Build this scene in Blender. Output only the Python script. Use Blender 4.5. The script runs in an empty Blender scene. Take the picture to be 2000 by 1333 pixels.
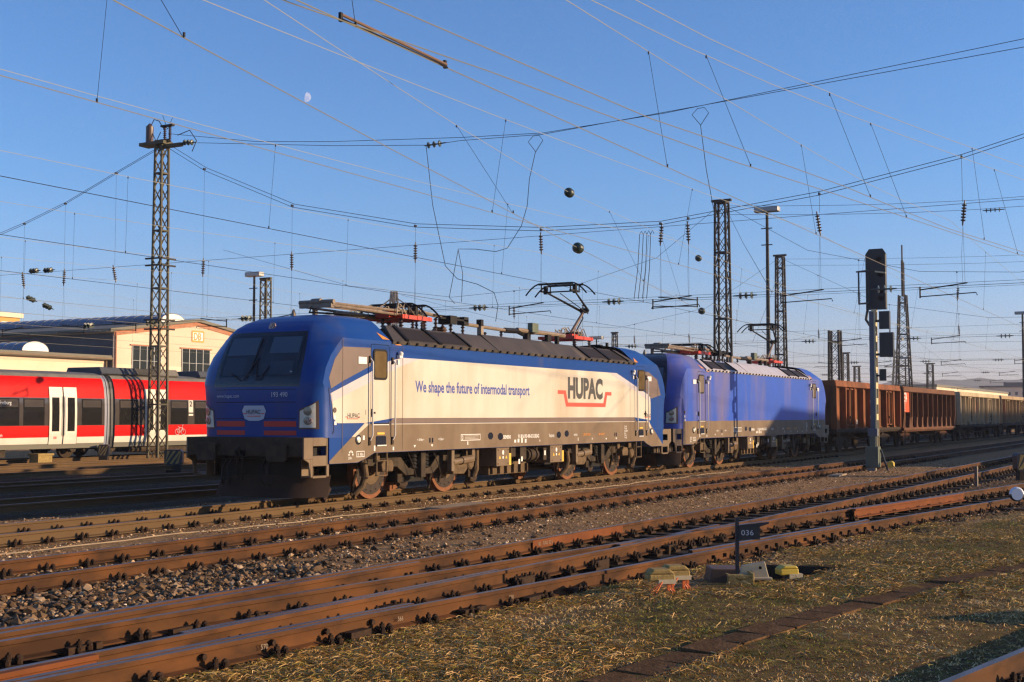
import bpy, bmesh, math, random
import numpy as np
from mathutils import Vector, Matrix
random.seed(7); RNG = np.random.default_rng(7)
S = bpy.context.scene
COL = S.collection
R = math.radians

# ------------------------------------------------------------------ camera
# world: X along the main track (away to the right), Y across it (away), Z up, 0 = rail top
cam = bpy.data.cameras.new('camera'); cam.sensor_width = 36; cam.lens = 45.47
cam.clip_start = 0.1; cam.clip_end = 9000
cob = bpy.data.objects.new('camera', cam); COL.objects.link(cob)
YAW, PITCH = 0.49866356, 0.05745508
fw = Vector((math.cos(PITCH)*math.cos(YAW), math.cos(PITCH)*math.sin(YAW), math.sin(PITCH)))
cob.location = (-19.602, -16.690, 1.767)
cob.rotation_euler = fw.to_track_quat('-Z', 'Y').to_euler()
S.camera = cob

# ------------------------------------------------------------------ light
SUN_AZ, SUN_EL = R(27), R(11.8)          # light travels towards -X,+Y
sd = Vector((-math.sin(SUN_AZ)*math.cos(SUN_EL), math.cos(SUN_AZ)*math.cos(SUN_EL), -math.sin(SUN_EL)))
sl = bpy.data.lights.new('sun', 'SUN'); sl.energy = 5.0; sl.angle = R(0.5); sl.color = (1.0, 0.74, 0.45)
so = bpy.data.objects.new('sun', sl); COL.objects.link(so)
so.rotation_euler = sd.to_track_quat('-Z', 'Y').to_euler()
W = bpy.data.worlds.new('World'); S.world = W; W.use_nodes = True
nt = W.node_tree; nt.nodes.clear()
sky = nt.nodes.new('ShaderNodeTexSky'); sky.sky_type = 'NISHITA'; sky.sun_disc = False
sky.sun_elevation = SUN_EL; sky.sun_rotation = R(180 - 27)
sky.air_density = 1.0; sky.dust_density = 0.5; sky.ozone_density = 5.6; sky.altitude = 250
bg = nt.nodes.new('ShaderNodeBackground'); bg.inputs[1].default_value = 0.128
wo = nt.nodes.new('ShaderNodeOutputWorld')
# rosy anti-twilight band low over the horizon opposite the sun
tg = nt.nodes.new('ShaderNodeTexCoord'); sx = nt.nodes.new('ShaderNodeSeparateXYZ'); mr = nt.nodes.new('ShaderNodeMapRange'); mr.interpolation_type = 'SMOOTHSTEP'
mr.inputs['From Min'].default_value = 0.0; mr.inputs['From Max'].default_value = 0.20
nt.links.new(tg.outputs['Generated'], sx.inputs[0]); nt.links.new(sx.outputs['Z'], mr.inputs['Value'])
mxs = nt.nodes.new('ShaderNodeMix'); mxs.data_type = 'RGBA'; mxs.inputs[6].default_value = (1.34, 0.98, 1.06, 1); mxs.inputs[7].default_value = (0.97, 1.04, 1.12, 1)
mus = nt.nodes.new('ShaderNodeMix'); mus.data_type = 'RGBA'; mus.blend_type = 'MULTIPLY'; mus.inputs[0].default_value = 1.0
nt.links.new(mr.outputs[0], mxs.inputs[0]); nt.links.new(sky.outputs[0], mus.inputs[6]); nt.links.new(mxs.outputs[2], mus.inputs[7])
nt.links.new(mus.outputs[2], bg.inputs[0]); nt.links.new(bg.outputs[0], wo.inputs[0])
S.view_settings.view_transform = 'Standard'; S.view_settings.look = 'None'
S.view_settings.exposure = 0.66; S.view_settings.gamma = 1.0
S.render.engine = 'CYCLES'
S.cycles.max_bounces = 6; S.cycles.diffuse_bounces = 3; S.cycles.glossy_bounces = 3
S.cycles.transparent_max_bounces = 12; S.cycles.use_denoising = True; S.cycles.denoiser = 'OPENIMAGEDENOISE'; S.cycles.denoising_prefilter = 'NONE'; S.cycles.denoising_input_passes = 'RGB_ALBEDO_NORMAL'; S.cycles.sample_clamp_indirect = 1.5; S.cycles.sample_clamp_direct = 12; S.cycles.blur_glossy = 1.0; S.cycles.pixel_filter_type = 'BLACKMAN_HARRIS'; S.cycles.filter_width = 1.35

# ------------------------------------------------------------------ materials
def mat(name, c, rough=0.6, metal=0.0, var=0.0, scale=3.0, c2=None, bump=0.0, bscale=40.0, streak=None, spec=None, stretch=(1,1,1), thr=(0.35,0.7), rust=None):
    if spec is None: spec = 0.15 if rough >= .55 else 0.5
    m = bpy.data.materials.new(name); m.use_nodes = True
    n = m.node_tree; b = n.nodes['Principled BSDF']; L = n.links
    b.inputs['Roughness'].default_value = rough; b.inputs['Metallic'].default_value = metal
    b.inputs['Specular IOR Level'].default_value = spec
    col = None
    tc = n.nodes.new('ShaderNodeTexCoord')
    mp = n.nodes.new('ShaderNodeMapping'); mp.inputs['Scale'].default_value = stretch
    L.new(tc.outputs['Object'], mp.inputs['Vector'])
    if var > 0 or c2:
        t = n.nodes.new('ShaderNodeTexNoise'); t.inputs['Scale'].default_value = scale; t.inputs['Detail'].default_value = 7; t.inputs['Roughness'].default_value = 0.62
        L.new(mp.outputs[0], t.inputs['Vector'])
        r = n.nodes.new('ShaderNodeValToRGB'); r.color_ramp.elements[0].position = thr[0]; r.color_ramp.elements[1].position = thr[1]
        ca = tuple(c); cb = tuple(c2) if c2 else tuple(x*(1-var) for x in c)
        r.color_ramp.elements[0].color = (*ca, 1); r.color_ramp.elements[1].color = (*cb, 1)
        L.new(t.outputs['Fac'], r.inputs[0]); col = r.outputs[0]
        if streak or rust:
            cs, sc, lo, hi = streak or rust
            t2 = n.nodes.new('ShaderNodeTexNoise'); t2.inputs['Detail'].default_value = 5; t2.inputs['Scale'].default_value = 1.0
            m2 = n.nodes.new('ShaderNodeMapping'); m2.inputs['Scale'].default_value = sc
            L.new(tc.outputs['Object'], m2.inputs['Vector']); L.new(m2.outputs[0], t2.inputs['Vector'])
            r2 = n.nodes.new('ShaderNodeMapRange'); r2.inputs['From Min'].default_value = lo; r2.inputs['From Max'].default_value = hi
            L.new(t2.outputs['Fac'], r2.inputs['Value'])
            mx = n.nodes.new('ShaderNodeMix'); mx.data_type = 'RGBA'
            L.new(r2.outputs[0], mx.inputs[0]); L.new(col, mx.inputs[6]); mx.inputs[7].default_value = (*cs, 1)
            col = mx.outputs[2]
    if col: L.new(col, b.inputs['Base Color'])
    else: b.inputs['Base Color'].default_value = (*c, 1)
    if bump > 0:
        t3 = n.nodes.new('ShaderNodeTexNoise'); t3.inputs['Scale'].default_value = bscale; t3.inputs['Detail'].default_value = 5
        L.new(mp.outputs[0], t3.inputs['Vector'])
        bp = n.nodes.new('ShaderNodeBump'); bp.inputs['Strength'].default_value = bump; bp.inputs['Distance'].default_value = 0.02
        L.new(t3.outputs['Fac'], bp.inputs['Height']); L.new(bp.outputs[0], b.inputs['Normal'])
    return m
def glassmat(name, tint, alpha, rough=0.04):
    m = bpy.data.materials.new(name); m.use_nodes = True
    n = m.node_tree; b = n.nodes['Principled BSDF']; L = n.links
    b.inputs['Base Color'].default_value = (*tint, 1); b.inputs['Roughness'].default_value = rough
    t = n.nodes.new('ShaderNodeBsdfTransparent'); t.inputs[0].default_value = (0.72, 0.8, 0.84, 1)
    mx = n.nodes.new('ShaderNodeMixShader'); mx.inputs[0].default_value = alpha
    L.new(t.outputs[0], mx.inputs[1]); L.new(b.outputs[0], mx.inputs[2])
    L.new(mx.outputs[0], n.nodes['Material Output'].inputs['Surface'])
    return m
M = {}
M['blue'] = mat('blue paint', (0.008,0.050,0.235), 0.30, var=0.3, spec=0.22, scale=1.2, c2=(0.011,0.052,0.21), streak=((0.10,0.085,0.09),(0.9,0.9,0.16),0.60,0.95))
M['blue2'] = mat('light blue paint', (0.024,0.085,0.46), 0.36, var=0.3, spec=0.3, scale=1.0, c2=(0.03,0.08,0.38), streak=((0.24,0.16,0.12),(0.55,0.9,0.12),0.50,0.82))
M['white'] = mat('white paint', (0.58,0.535,0.44), 0.38, c2=(0.53,0.47,0.36), scale=0.9, streak=((0.36,0.24,0.13),(0.8,1,0.14),0.48,0.86))
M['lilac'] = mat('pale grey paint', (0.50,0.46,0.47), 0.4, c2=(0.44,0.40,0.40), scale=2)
M['umber'] = mat('umber grey paint', (0.165,0.108,0.062), 0.55, spec=0.25, c2=(0.135,0.088,0.05), scale=2.5, streak=((0.22,0.16,0.10),(1.5,1,0.5),0.5,0.9))
M['plough'] = mat('plough paint', (0.05,0.032,0.024), 0.85, spec=0.08, c2=(0.035,0.023,0.018), scale=2)
M['umber2'] = mat('reddish umber paint', (0.135,0.082,0.062), 0.5, c2=(0.11,0.068,0.05), scale=2.5)
M['roofgrey'] = mat('roof grey paint', (0.075,0.06,0.048), 0.6, spec=0.25, c2=(0.055,0.044,0.035), scale=2.2, streak=((0.16,0.12,0.08),(2,1,0.4),0.55,0.9))
M['grille'] = mat('grille mesh', (0.035,0.026,0.02), 0.6, var=0.5, scale=90, stretch=(1,1,1))
M['mask'] = mat('dark cab mask', (0.008,0.010,0.022), 0.25)
M['navy'] = mat('navy paint', (0.008,0.015,0.085), 0.3)
M['black'] = mat('black metal', (0.013,0.011,0.010), 0.55, var=0.4, scale=6)
M['dark'] = mat('dark frame', (0.03,0.021,0.014), 0.7, c2=(0.07,0.046,0.027), scale=5, bump=0.3, bscale=25)
M['brakedust'] = mat('brake dust brown', (0.15,0.095,0.05), 0.75, c2=(0.075,0.05,0.028), scale=6, bump=0.2, bscale=30)
M['hose'] = mat('rubber hose', (0.02,0.017,0.015), 0.6)
M['treadrust'] = mat('rusty tyre', (0.22,0.082,0.032), 0.6, c2=(0.16,0.062,0.028), scale=8)
M['disc'] = mat('brake disc', (0.03,0.021,0.017), 0.6, c2=(0.055,0.036,0.026), scale=10)
M['steel'] = mat('worn steel', (0.30,0.28,0.28), 0.38, metal=0.85, c2=(0.16,0.12,0.10), scale=5)
M['copper'] = mat('copper tube', (0.16,0.085,0.045), 0.5)
M['tan'] = mat('pale grey metal', (0.25,0.18,0.115), 0.5, c2=(0.15,0.105,0.068), scale=6)
M['red'] = mat('red paint', (0.55,0.035,0.012), 0.4)
M['redbar'] = mat('dark red bar', (0.50,0.022,0.012), 0.45)
M['hred'] = mat('logo red', (0.68,0.045,0.018), 0.5)
M['hblack'] = mat('logo black', (0.03,0.026,0.022), 0.5)
M['hblue'] = mat('lettering blue', (0.03,0.055,0.26), 0.5)
M['wtext'] = mat('white lettering', (0.72,0.69,0.64), 0.5)
M['gtext'] = mat('silver lettering', (0.45,0.47,0.52), 0.5)
M['ytext'] = mat('yellow sticker', (0.72,0.42,0.03), 0.5)
M['orange'] = mat('orange sticker', (0.70,0.25,0.02), 0.5)
M['handrail'] = mat('pale handrail', (0.66,0.62,0.56), 0.35)
M['sideglass'] = mat('side window glass', (0.10,0.065,0.028), 0.05, c2=(0.16,0.11,0.05), scale=2.2)
M['wsglass'] = glassmat('windscreen glass', (0.02,0.03,0.045), 0.30)
M['blind'] = mat('grey sun blind', (0.21,0.27,0.345), 0.8)
M['lowpanel'] = mat('lower windscreen panel', (0.105,0.135,0.18), 0.85)
M['interior'] = mat('cab interior', (0.085,0.11,0.15), 0.8, var=0.5, scale=1.5)
M['lampglass'] = mat('headlamp reflector', (0.72,0.70,0.58), 0.25, metal=0.1, var=0.15, scale=7)
M['lampdark'] = mat('headlamp bowl', (0.24,0.22,0.17), 0.15, metal=0.3)
M['led'] = mat('lamp lens dots', (0.62,0.40,0.30), 0.25, c2=(0.16,0.07,0.05), scale=45, thr=(0.47,0.53))
M['lamprim'] = mat('lamp rim brown', (0.09,0.05,0.03), 0.4)
M['insul'] = mat('brown porcelain', (0.05,0.026,0.018), 0.3)
M['ginsul'] = mat('green glass insulator', (0.03,0.042,0.032), 0.4)
M['rust'] = mat('rusty rail', (0.092,0.039,0.014), 0.85, spec=0.15, c2=(0.045,0.02,0.009), scale=3.2, stretch=(0.45,1,1), thr=(0.42,0.62), rust=((0.135,0.052,0.016),(0.9,2.5,2.5),0.54,0.70))
M['rustb'] = mat('brown rail', (0.125,0.075,0.034), 0.85, spec=0.15, c2=(0.09,0.053,0.026), scale=2.0, stretch=(0.35,1,1))
M['railtop'] = mat('rail head steel', (0.16,0.14,0.14), 0.45, metal=0.6, c2=(0.10,0.07,0.05), scale=1.6, stretch=(0.2,6,1))
M['railtop2'] = mat('polished rail head', (0.17,0.15,0.14), 0.42, metal=0.45, c2=(0.10,0.07,0.052), scale=1.6, stretch=(0.2,6,1))
M['clip'] = mat('rail fastening iron', (0.024,0.014,0.009), 0.8, spec=0.15, c2=(0.055,0.028,0.014), scale=18, bump=0.2)
M['orangerail'] = mat('fresh rusty rail', (0.175,0.054,0.016), 0.85, spec=0.15, c2=(0.12,0.038,0.012), scale=3)
M['sleeper'] = mat('tarred sleeper', (0.03,0.022,0.016), 0.85, c2=(0.06,0.042,0.028), scale=5, stretch=(4,1,4), bump=0.4, bscale=30)
M['mast'] = mat('mast grey green', (0.115,0.10,0.062), 0.65, c2=(0.075,0.064,0.042), scale=2, bump=0.1)
M['mastd'] = mat('dark mast iron', (0.035,0.032,0.027), 0.7, c2=(0.07,0.06,0.05), scale=3)
M['galv'] = mat('galvanised steel', (0.34,0.33,0.31), 0.45, metal=0.3, c2=(0.33,0.32,0.3), scale=4)
M['wire'] = mat('copper wire', (0.22,0.20,0.14), 0.5)
M['wirep'] = mat('pale bronze wire', (0.36,0.34,0.25), 0.5)
M['wired'] = mat('dark cable', (0.02,0.02,0.024), 0.6)
M['concrete'] = mat('concrete', (0.34,0.31,0.26), 0.85, c2=(0.25,0.22,0.18), scale=4, bump=0.3)
M['cream'] = mat('cream plaster', (0.74,0.62,0.44), 0.85, c2=(0.66,0.54,0.38), scale=0.4)
M['pink'] = mat('pinkish sandstone', (0.62,0.47,0.34), 0.85, c2=(0.68,0.54,0.40), scale=0.25)
M['brick'] = mat('red brick trim', (0.36,0.15,0.085), 0.85, c2=(0.46,0.22,0.13), scale=2)
M['slate'] = mat('slate roof', (0.055,0.06,0.075), 0.6, c2=(0.075,0.08,0.09), scale=1)
M['skylight'] = mat('ribbed glazing', (0.10,0.13,0.19), 0.25, var=0.3, scale=2)
M['gutter'] = mat('grey eaves', (0.17,0.155,0.12), 0.7)
M['winframe'] = mat('window frame grey', (0.48,0.48,0.46), 0.5)
M['winglass'] = mat('dark window panes', (0.012,0.017,0.016), 0.12, spec=0.2)
M['trainred'] = mat('traffic red paint', (0.60,0.004,0.003), 0.45, spec=0.08, c2=(0.53,0.004,0.003), scale=1.2)
M['trainwhite'] = mat('pale grey train paint', (0.66,0.60,0.50), 0.4, c2=(0.58,0.52,0.42), scale=1)
M['trainglass'] = mat('train window band', (0.075,0.062,0.054), 0.08, var=0.3, scale=1)
M['traindark'] = mat('train pane', (0.016,0.015,0.014), 0.05)
M['trainroof'] = mat('train roof grey', (0.20,0.18,0.15), 0.6, var=0.3, scale=2)
M['bellow'] = mat('ribbed bellows rubber', (0.022,0.022,0.026), 0.5)
M['bellowl'] = mat('grey bellows cloth', (0.20,0.21,0.25), 0.5)
M['wagon'] = mat('rusty brown wagon', (0.29,0.098,0.036), 0.8, c2=(0.17,0.06,0.026), scale=1.1, rust=((0.10,0.042,0.022),(2.0,2,0.5),0.46,0.75), bump=0.15, bscale=12)
M['wagon2'] = mat('dull brown wagon', (0.165,0.07,0.032), 0.8, c2=(0.10,0.042,0.021), scale=1.1, rust=((0.11,0.05,0.028),(2.0,2,0.5),0.5,0.8), bump=0.15, bscale=12)
M['wagonpale'] = mat('faded cream wagon', (0.50,0.40,0.26), 0.8, c2=(0.38,0.30,0.18), scale=1.1, rust=((0.24,0.14,0.07),(2.0,2,0.5),0.54,0.8))
M['wagoncream'] = mat('weathered tan wagon', (0.40,0.29,0.17), 0.8, c2=(0.30,0.21,0.12), scale=1.1, rust=((0.20,0.11,0.055),(2.0,2,0.5),0.54,0.8))
M['panelred'] = mat('bright red panel', (0.62,0.085,0.022), 0.6, var=0.2, scale=2)
M['bogie'] = mat('grimy bogie iron', (0.03,0.02,0.013), 0.8, c2=(0.06,0.036,0.02), scale=5)
M['sigdark'] = mat('signal black', (0.012,0.013,0.014), 0.45)
M['sigpost'] = mat('signal post grey', (0.085,0.10,0.125), 0.5)
M['siglit'] = mat('signal sunlit batten', (0.60,0.50,0.30), 0.55)  # pale colour carries the sunlit look of the post's right side
M['siggreen'] = mat('green grey cabinet', (0.13,0.15,0.11), 0.6, var=0.2, scale=3)
M['yellow'] = mat('yellow plastic', (0.62,0.43,0.04), 0.5, var=0.3, scale=4)
M['dirtyyellow'] = mat('mossy ochre lid', (0.38,0.26,0.09), 0.8, c2=(0.22,0.15,0.055), scale=14, bump=0.3)
M['postorange'] = mat('orange bracket', (0.62,0.15,0.03), 0.5, c2=(0.48,0.12,0.03), scale=8)
M['cableor'] = mat('orange cable', (0.85,0.16,0.03), 0.45)
M['motor'] = mat('cream motor casing', (0.52,0.44,0.29), 0.6, c2=(0.44,0.36,0.23), scale=5)
M['motorlid'] = mat('brown motor lid', (0.10,0.065,0.045), 0.55, c2=(0.15,0.085,0.055), scale=4)
M['signblk'] = mat('black sign', (0.015,0.017,0.022), 0.45)
M['signwht'] = mat('white disc', (0.62,0.64,0.68), 0.4)
M['trough'] = mat('concrete cable cover', (0.08,0.042,0.02), 0.95, spec=0.03, c2=(0.15,0.085,0.042), scale=4, bump=0.5, bscale=30)
M['plank'] = mat('pale slab', (0.36,0.27,0.18), 0.9, c2=(0.27,0.20,0.13), scale=5)
M['stone'] = mat('ballast stone', (0.23,0.17,0.11), 0.85, c2=(0.36,0.27,0.17), scale=2.5)
M['shed'] = mat('corrugated shed wall', (0.25,0.22,0.18), 0.7, var=0.2, scale=1)
M['ochre'] = mat('ochre render', (0.55,0.33,0.10), 0.85, var=0.15, scale=1)

# ------------------------------------------------------------------ mesh builder
class MB:
    def __init__(s): s.v = []; s.f = []; s.m = []; s.mi = 0; s.cuts = []
    def add(s, vs, fs, mi=None):
        o = len(s.v); s.cuts.append((o, len(s.f))); s.v += [tuple(map(float, q)) for q in vs]
        s.f += [tuple(o+i for i in q) for q in fs]; s.m += [s.mi if mi is None else mi]*len(fs)
    def box(s, a, b, mi=None, M4=None):
        (x0,y0,z0),(x1,y1,z1) = a, b
        vs = [(x0,y0,z0),(x1,y0,z0),(x1,y1,z0),(x0,y1,z0),(x0,y0,z1),(x1,y0,z1),(x1,y1,z1),(x0,y1,z1)]
        if M4 is not None: vs = [M4 @ Vector(q) for q in vs]
        s.add(vs, [(0,3,2,1),(4,5,6,7),(0,1,5,4),(1,2,6,5),(2,3,7,6),(3,0,4,7)], mi)
    def cbox(s, c, d, mi=None, M4=None):
        s.box([c[i]-d[i]/2 for i in range(3)], [c[i]+d[i]/2 for i in range(3)], mi, M4)
    def bar(s, p, q, w, h=None, mi=None, up=(0,0,1)):
        p = Vector(p); q = Vector(q); d = q-p; h = h or w
        if d.length < 1e-6: return
        d.normalize(); u = Vector(up)
        if abs(d.dot(u)) > 0.98: u = Vector((1,0,0))
        a = d.cross(u).normalized(); c = a.cross(d)
        vs = []
        for e in (p, q):
            for i, j in ((-1,-1),(1,-1),(1,1),(-1,1)): vs.append(e + a*(i*w/2) + c*(j*h/2))
        s.add(vs, [(3,2,1,0),(4,5,6,7),(0,1,5,4),(1,2,6,5),(2,3,7,6),(3,0,4,7)], mi)
    def tube(s, pts, r, n=6, mi=None, cap=True):
        pts = [Vector(q) for q in pts]; k = len(pts)
        rs = r if isinstance(r, (list, tuple)) else [r]*k
        t0 = (pts[1]-pts[0]).normalized(); u = Vector((0,0,1))
        if abs(t0.dot(u)) > 0.95: u = Vector((1,0,0))
        vs = []
        for i, q in enumerate(pts):
            t = (pts[min(i+1,k-1)]-pts[max(i-1,0)])
            t = t.normalized() if t.length > 1e-9 else t0
            a = t.cross(u)
            if a.length < 1e-4: a = t.cross(Vector((0.3,1,0)))
            a.normalize(); c = a.cross(t).normalized(); u = c
            for j in range(n):
                an = 2*math.pi*j/n; vs.append(q + (a*math.cos(an)+c*math.sin(an))*rs[i])
        fs = []
        for i in range(k-1):
            for j in range(n):
                fs.append((i*n+j, i*n+(j+1)%n, (i+1)*n+(j+1)%n, (i+1)*n+j))
        if cap: fs.append(tuple(range(n))[::-1]); fs.append(tuple((k-1)*n+j for j in range(n)))
        s.add(vs, fs, mi)
    def cyl(s, p, q, r, n=12, mi=None, r2=None):
        s.tube([p, q], [r, r if r2 is None else r2], n, mi)
    def lathe(s, p, axis, prof, n=12, mi=None):
        p = Vector(p); ax = Vector(axis).normalized(); u = Vector((0,0,1)) if abs(ax.z) < 0.9 else Vector((1,0,0))
        a = ax.cross(u).normalized(); c = ax.cross(a)
        vs = []
        for t, r in prof:
            for j in range(n):
                an = 2*math.pi*j/n; vs.append(p + ax*t + (a*math.cos(an)+c*math.sin(an))*r)
        fs = [(i*n+j, (i+1)*n+j, (i+1)*n+(j+1)%n, i*n+(j+1)%n) for i in range(len(prof)-1) for j in range(n)]
        fs.append(tuple(range(n))); fs.append(tuple((len(prof)-1)*n+j for j in range(n))[::-1])
        s.add(vs, fs, mi)
    def prism(s, poly, axis, a, b, mi=None):
        # poly in the two other axes (cyclic order kept as given): axis 'y' -> (x,z), 'x' -> (y,z), 'z' -> (x,y)
        n = len(poly)
        ar = sum(poly[i][0]*poly[(i+1)%n][1]-poly[(i+1)%n][0]*poly[i][1] for i in range(n))
        if ar < 0: poly = poly[::-1]
        f = {'y': lambda p, t: (p[0], t, p[1]), 'x': lambda p, t: (t, p[0], p[1]), 'z': lambda p, t: (p[0], p[1], t)}[axis]
        vs = [f(p, a) for p in poly] + [f(p, b) for p in poly]
        fl = (axis == 'y') != (a > b)
        A = tuple(range(n)); B = tuple(range(n, 2*n))
        fs = [A if fl else A[::-1], B[::-1] if fl else B]
        for i in range(n):
            q = (i, (i+1)%n, n+(i+1)%n, n+i); fs.append(q[::-1] if fl else q)
        s.add(vs, fs, mi)
    def sphere(s, c, r, n=10, m=6, mi=None, sc=(1,1,1)):
        vs = []; fs = []
        for i in range(m+1):
            th = math.pi*i/m
            for j in range(n):
                ph = 2*math.pi*j/n
                vs.append((c[0]+sc[0]*r*math.sin(th)*math.cos(ph), c[1]+sc[1]*r*math.sin(th)*math.sin(ph), c[2]+sc[2]*r*math.cos(th)))
        for i in range(m):
            for j in range(n): fs.append((i*n+j, (i+1)*n+j, (i+1)*n+(j+1)%n, i*n+(j+1)%n))
        s.add(vs, fs, mi)
    def grid(s, P, mi=None, flip=False):
        a = len(P); b = len(P[0]); vs = [q for r in P for q in r]; fs = []
        for i in range(a-1):
            for j in range(b-1):
                q = (i*b+j, i*b+j+1, (i+1)*b+j+1, (i+1)*b+j); fs.append(q[::-1] if flip else q)
        s.add(vs, fs, mi)
    def each(s, name, mats, parent=None, smooth=35):
        o = None
        for a, c, d, e in s.pieces():
            q = MB(); q.v = s.v[a:c]; q.f = [tuple(i-a for i in f) for f in s.f[d:e]]; q.m = s.m[d:e]; o = q.build(name, mats, parent, smooth)
        return o
    def pieces(s):
        k = s.cuts+[(len(s.v), len(s.f))]
        return [(k[i][0], k[i+1][0], k[i][1], k[i+1][1]) for i in range(len(k)-1)]
    def build(s, name, mats, parent=None, smooth=35, loc=None, bevel=0):
        me = bpy.data.meshes.new(name)
        me.from_pydata(s.v, [], s.f)
        for m in (mats if isinstance(mats, (list, tuple)) else [mats]): me.materials.append(m)
        me.polygons.foreach_set('material_index', s.m)
        if smooth:
            me.polygons.foreach_set('use_smooth', [True]*len(s.f)); me.set_sharp_from_angle(angle=R(smooth))
        me.update()
        o = bpy.data.objects.new(name, me); COL.objects.link(o)
        if parent: o.parent = parent
        if loc: o.location = loc
        if bevel:
            bv = o.modifiers.new('bevel', 'BEVEL'); bv.width = bevel; bv.segments = 2; bv.limit_method = 'ANGLE'; bv.angle_limit = R(40)
        return o
def tag(o, label=None, cat=None, group=None, kind=None):
    if label: o['label'] = label
    if cat: o['category'] = cat
    if group: o['group'] = group
    if kind: o['kind'] = kind
    return o
def thing(name, label, cat, loc=(0,0,0), rz=0, group=None):
    o = bpy.data.objects.new(name, None); COL.objects.link(o); o.location = loc; o.rotation_euler = (0,0,rz)
    o.empty_display_size = 0.3
    return tag(o, label, cat, group)
def copy_tree(o, parent=None):
    c = o.copy(); COL.objects.link(c)
    if parent: c.parent = parent
    for ch in list(o.children): copy_tree(ch, c)
    return c
_tx = {}
def text(name, s, size, mtl, loc, rot, parent, sx=1.0, bold=0.0, align='LEFT', shear=0.0):
    k = (s, bold, align, shear)
    if k not in _tx:
        cu = bpy.data.curves.new('t', 'FONT'); cu.body = s; cu.size = 1; cu.offset = bold; cu.align_x = align; cu.resolution_u = 3; cu.shear = shear
        o = bpy.data.objects.new('t', cu); COL.objects.link(o)
        dg = bpy.context.evaluated_depsgraph_get()
        me = bpy.data.meshes.new_from_object(o.evaluated_get(dg)); bpy.data.objects.remove(o)
        _tx[k] = me
    me = _tx[k].copy(); me.name = name; me.materials.clear(); me.materials.append(mtl)
    o = bpy.data.objects.new(name, me); COL.objects.link(o); o.parent = parent
    o.location = loc; o.rotation_euler = rot; o.scale = (size*sx, size, 1)
    return o
FRONT = (math.pi/2, 0, 0)            # lettering on a face looking towards -Y
NOSE = (math.pi/2, 0, -math.pi/2)    # lettering on a face looking towards -X
# ------------------------------------------------------------------ locomotive
LV = [ # z, xf, we, xs, ys, bulge
 (1.33,.43,1.02,.82,1.50,.80),(1.60,.42,1.04,.84,1.50,.80),(2.00,.40,1.06,.82,1.50,.80),(2.22,.395,1.07,.74,1.50,.74),
 (2.40,.405,1.08,.64,1.50,.50),(2.70,.495,1.07,.73,1.50,.30),(2.95,.60,1.05,.89,1.50,.24),(3.15,.69,1.02,1.09,1.50,.22),
 (3.31,.765,.99,1.28,1.495,.24),(3.42,.825,.96,1.40,1.385,.42),(3.54,.94,.92,1.52,1.25,.5),(3.66,1.13,.83,1.70,1.12,.55),
 (3.75,1.36,.72,1.92,1.0,.6),(3.81,1.62,.56,2.15,.83,.6),(3.85,1.9,.38,2.4,.58,.6),(3.876,2.25,.2,2.65,.32,.6),(3.888,2.7,.04,2.95,.06,.6)]
_lz = [q[0] for q in LV]
def lvl(z): return [float(np.interp(z, _lz, [q[i] for q in LV])) for i in range(1, 6)]
def nose_x(z, y):
    xf, we, xs, ys, b = lvl(z); return xf + .05*(abs(y)/max(we, .05))**2
def nose_outline(z):
    xf, we, xs, ys, b = lvl(z); F = (xf+.05, we); Sd = (xs, ys); Cn = (F[0]+.0, ys)
    mid = ((F[0]+Sd[0])/2, (F[1]+Sd[1])/2); Ct = (mid[0]+(Cn[0]-mid[0])*b, mid[1]+(Cn[1]-mid[1])*b)
    half = [(3.0, ys), ((3.0+xs)/2, ys)]
    for i in range(9):
        t = i/8; half.append(tuple((1-t)**2*Sd[k]+2*t*(1-t)*Ct[k]+t*t*F[k] for k in (0, 1)))
    for i in range(1, 6):
        y = we*(1-i/5); half.append((xf+.05*(y/max(we,.05))**2, y))
    return [(x, -y) for x, y in half] + [(x, y) for x, y in half[::-1][1:]]
def nose_patch(mb, y0, y1, z0, z1, off, ny=8, nz=6, mi=None, shape=None):
    P = []
    for i in range(nz+1):
        z = z0+(z1-z0)*i/nz; row = []
        for j in range(ny+1):
            y = y0+(y1-y0)*j/ny
            if shape: y = shape(y, z)
            row.append((nose_x(z, y)-off, y, z))
        P.append(row)
    mb.grid(P, mi)
def decal(mb, poly, off, mi=None, side=-1):
    n = len(poly); vs = [(x, side*(1.5+off), z) for x, z in poly]
    ar = sum(poly[i][0]*poly[(i+1)%n][1]-poly[(i+1)%n][0]*poly[i][1] for i in range(n))
    f = tuple(range(n)) if (ar > 0) == (side < 0) else tuple(range(n))[::-1]
    mb.add(vs, [f], mi)
def rrect(x0, x1, z0, z1, r, n=4):
    P = []
    for cx, cz, a0 in ((x1-r, z1-r, 0), (x0+r, z1-r, 90), (x0+r, z0+r, 180), (x1-r, z0+r, 270)):
        for i in range(n+1):
            a = R(a0+90*i/n); P.append((cx+r*math.cos(a), cz+r*math.sin(a)))
    return P
def ring_strip(mb, outer, inner, ya, mi=None):
    n = len(outer); vs = [(x, ya, z) for x, z in outer]+[(x, ya, z) for x, z in inner]
    mb.add(vs, [(i, n+i, n+(i+1)%n, (i+1)%n) for i in range(n)], mi)

def insulator(mb, p, h, r=.055, n=5, mi=0):
    prof = [(0, r*.7)]
    for i in range(n):
        t = h*(i+.3)/n; prof += [(t, r*.45), (t+h*.08/ n*3, r), (t+h*.5/n, r*.5)]
    prof += [(h, r*.6)]
    mb.lathe(p, (0,0,1), prof, 9, mi)

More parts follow.
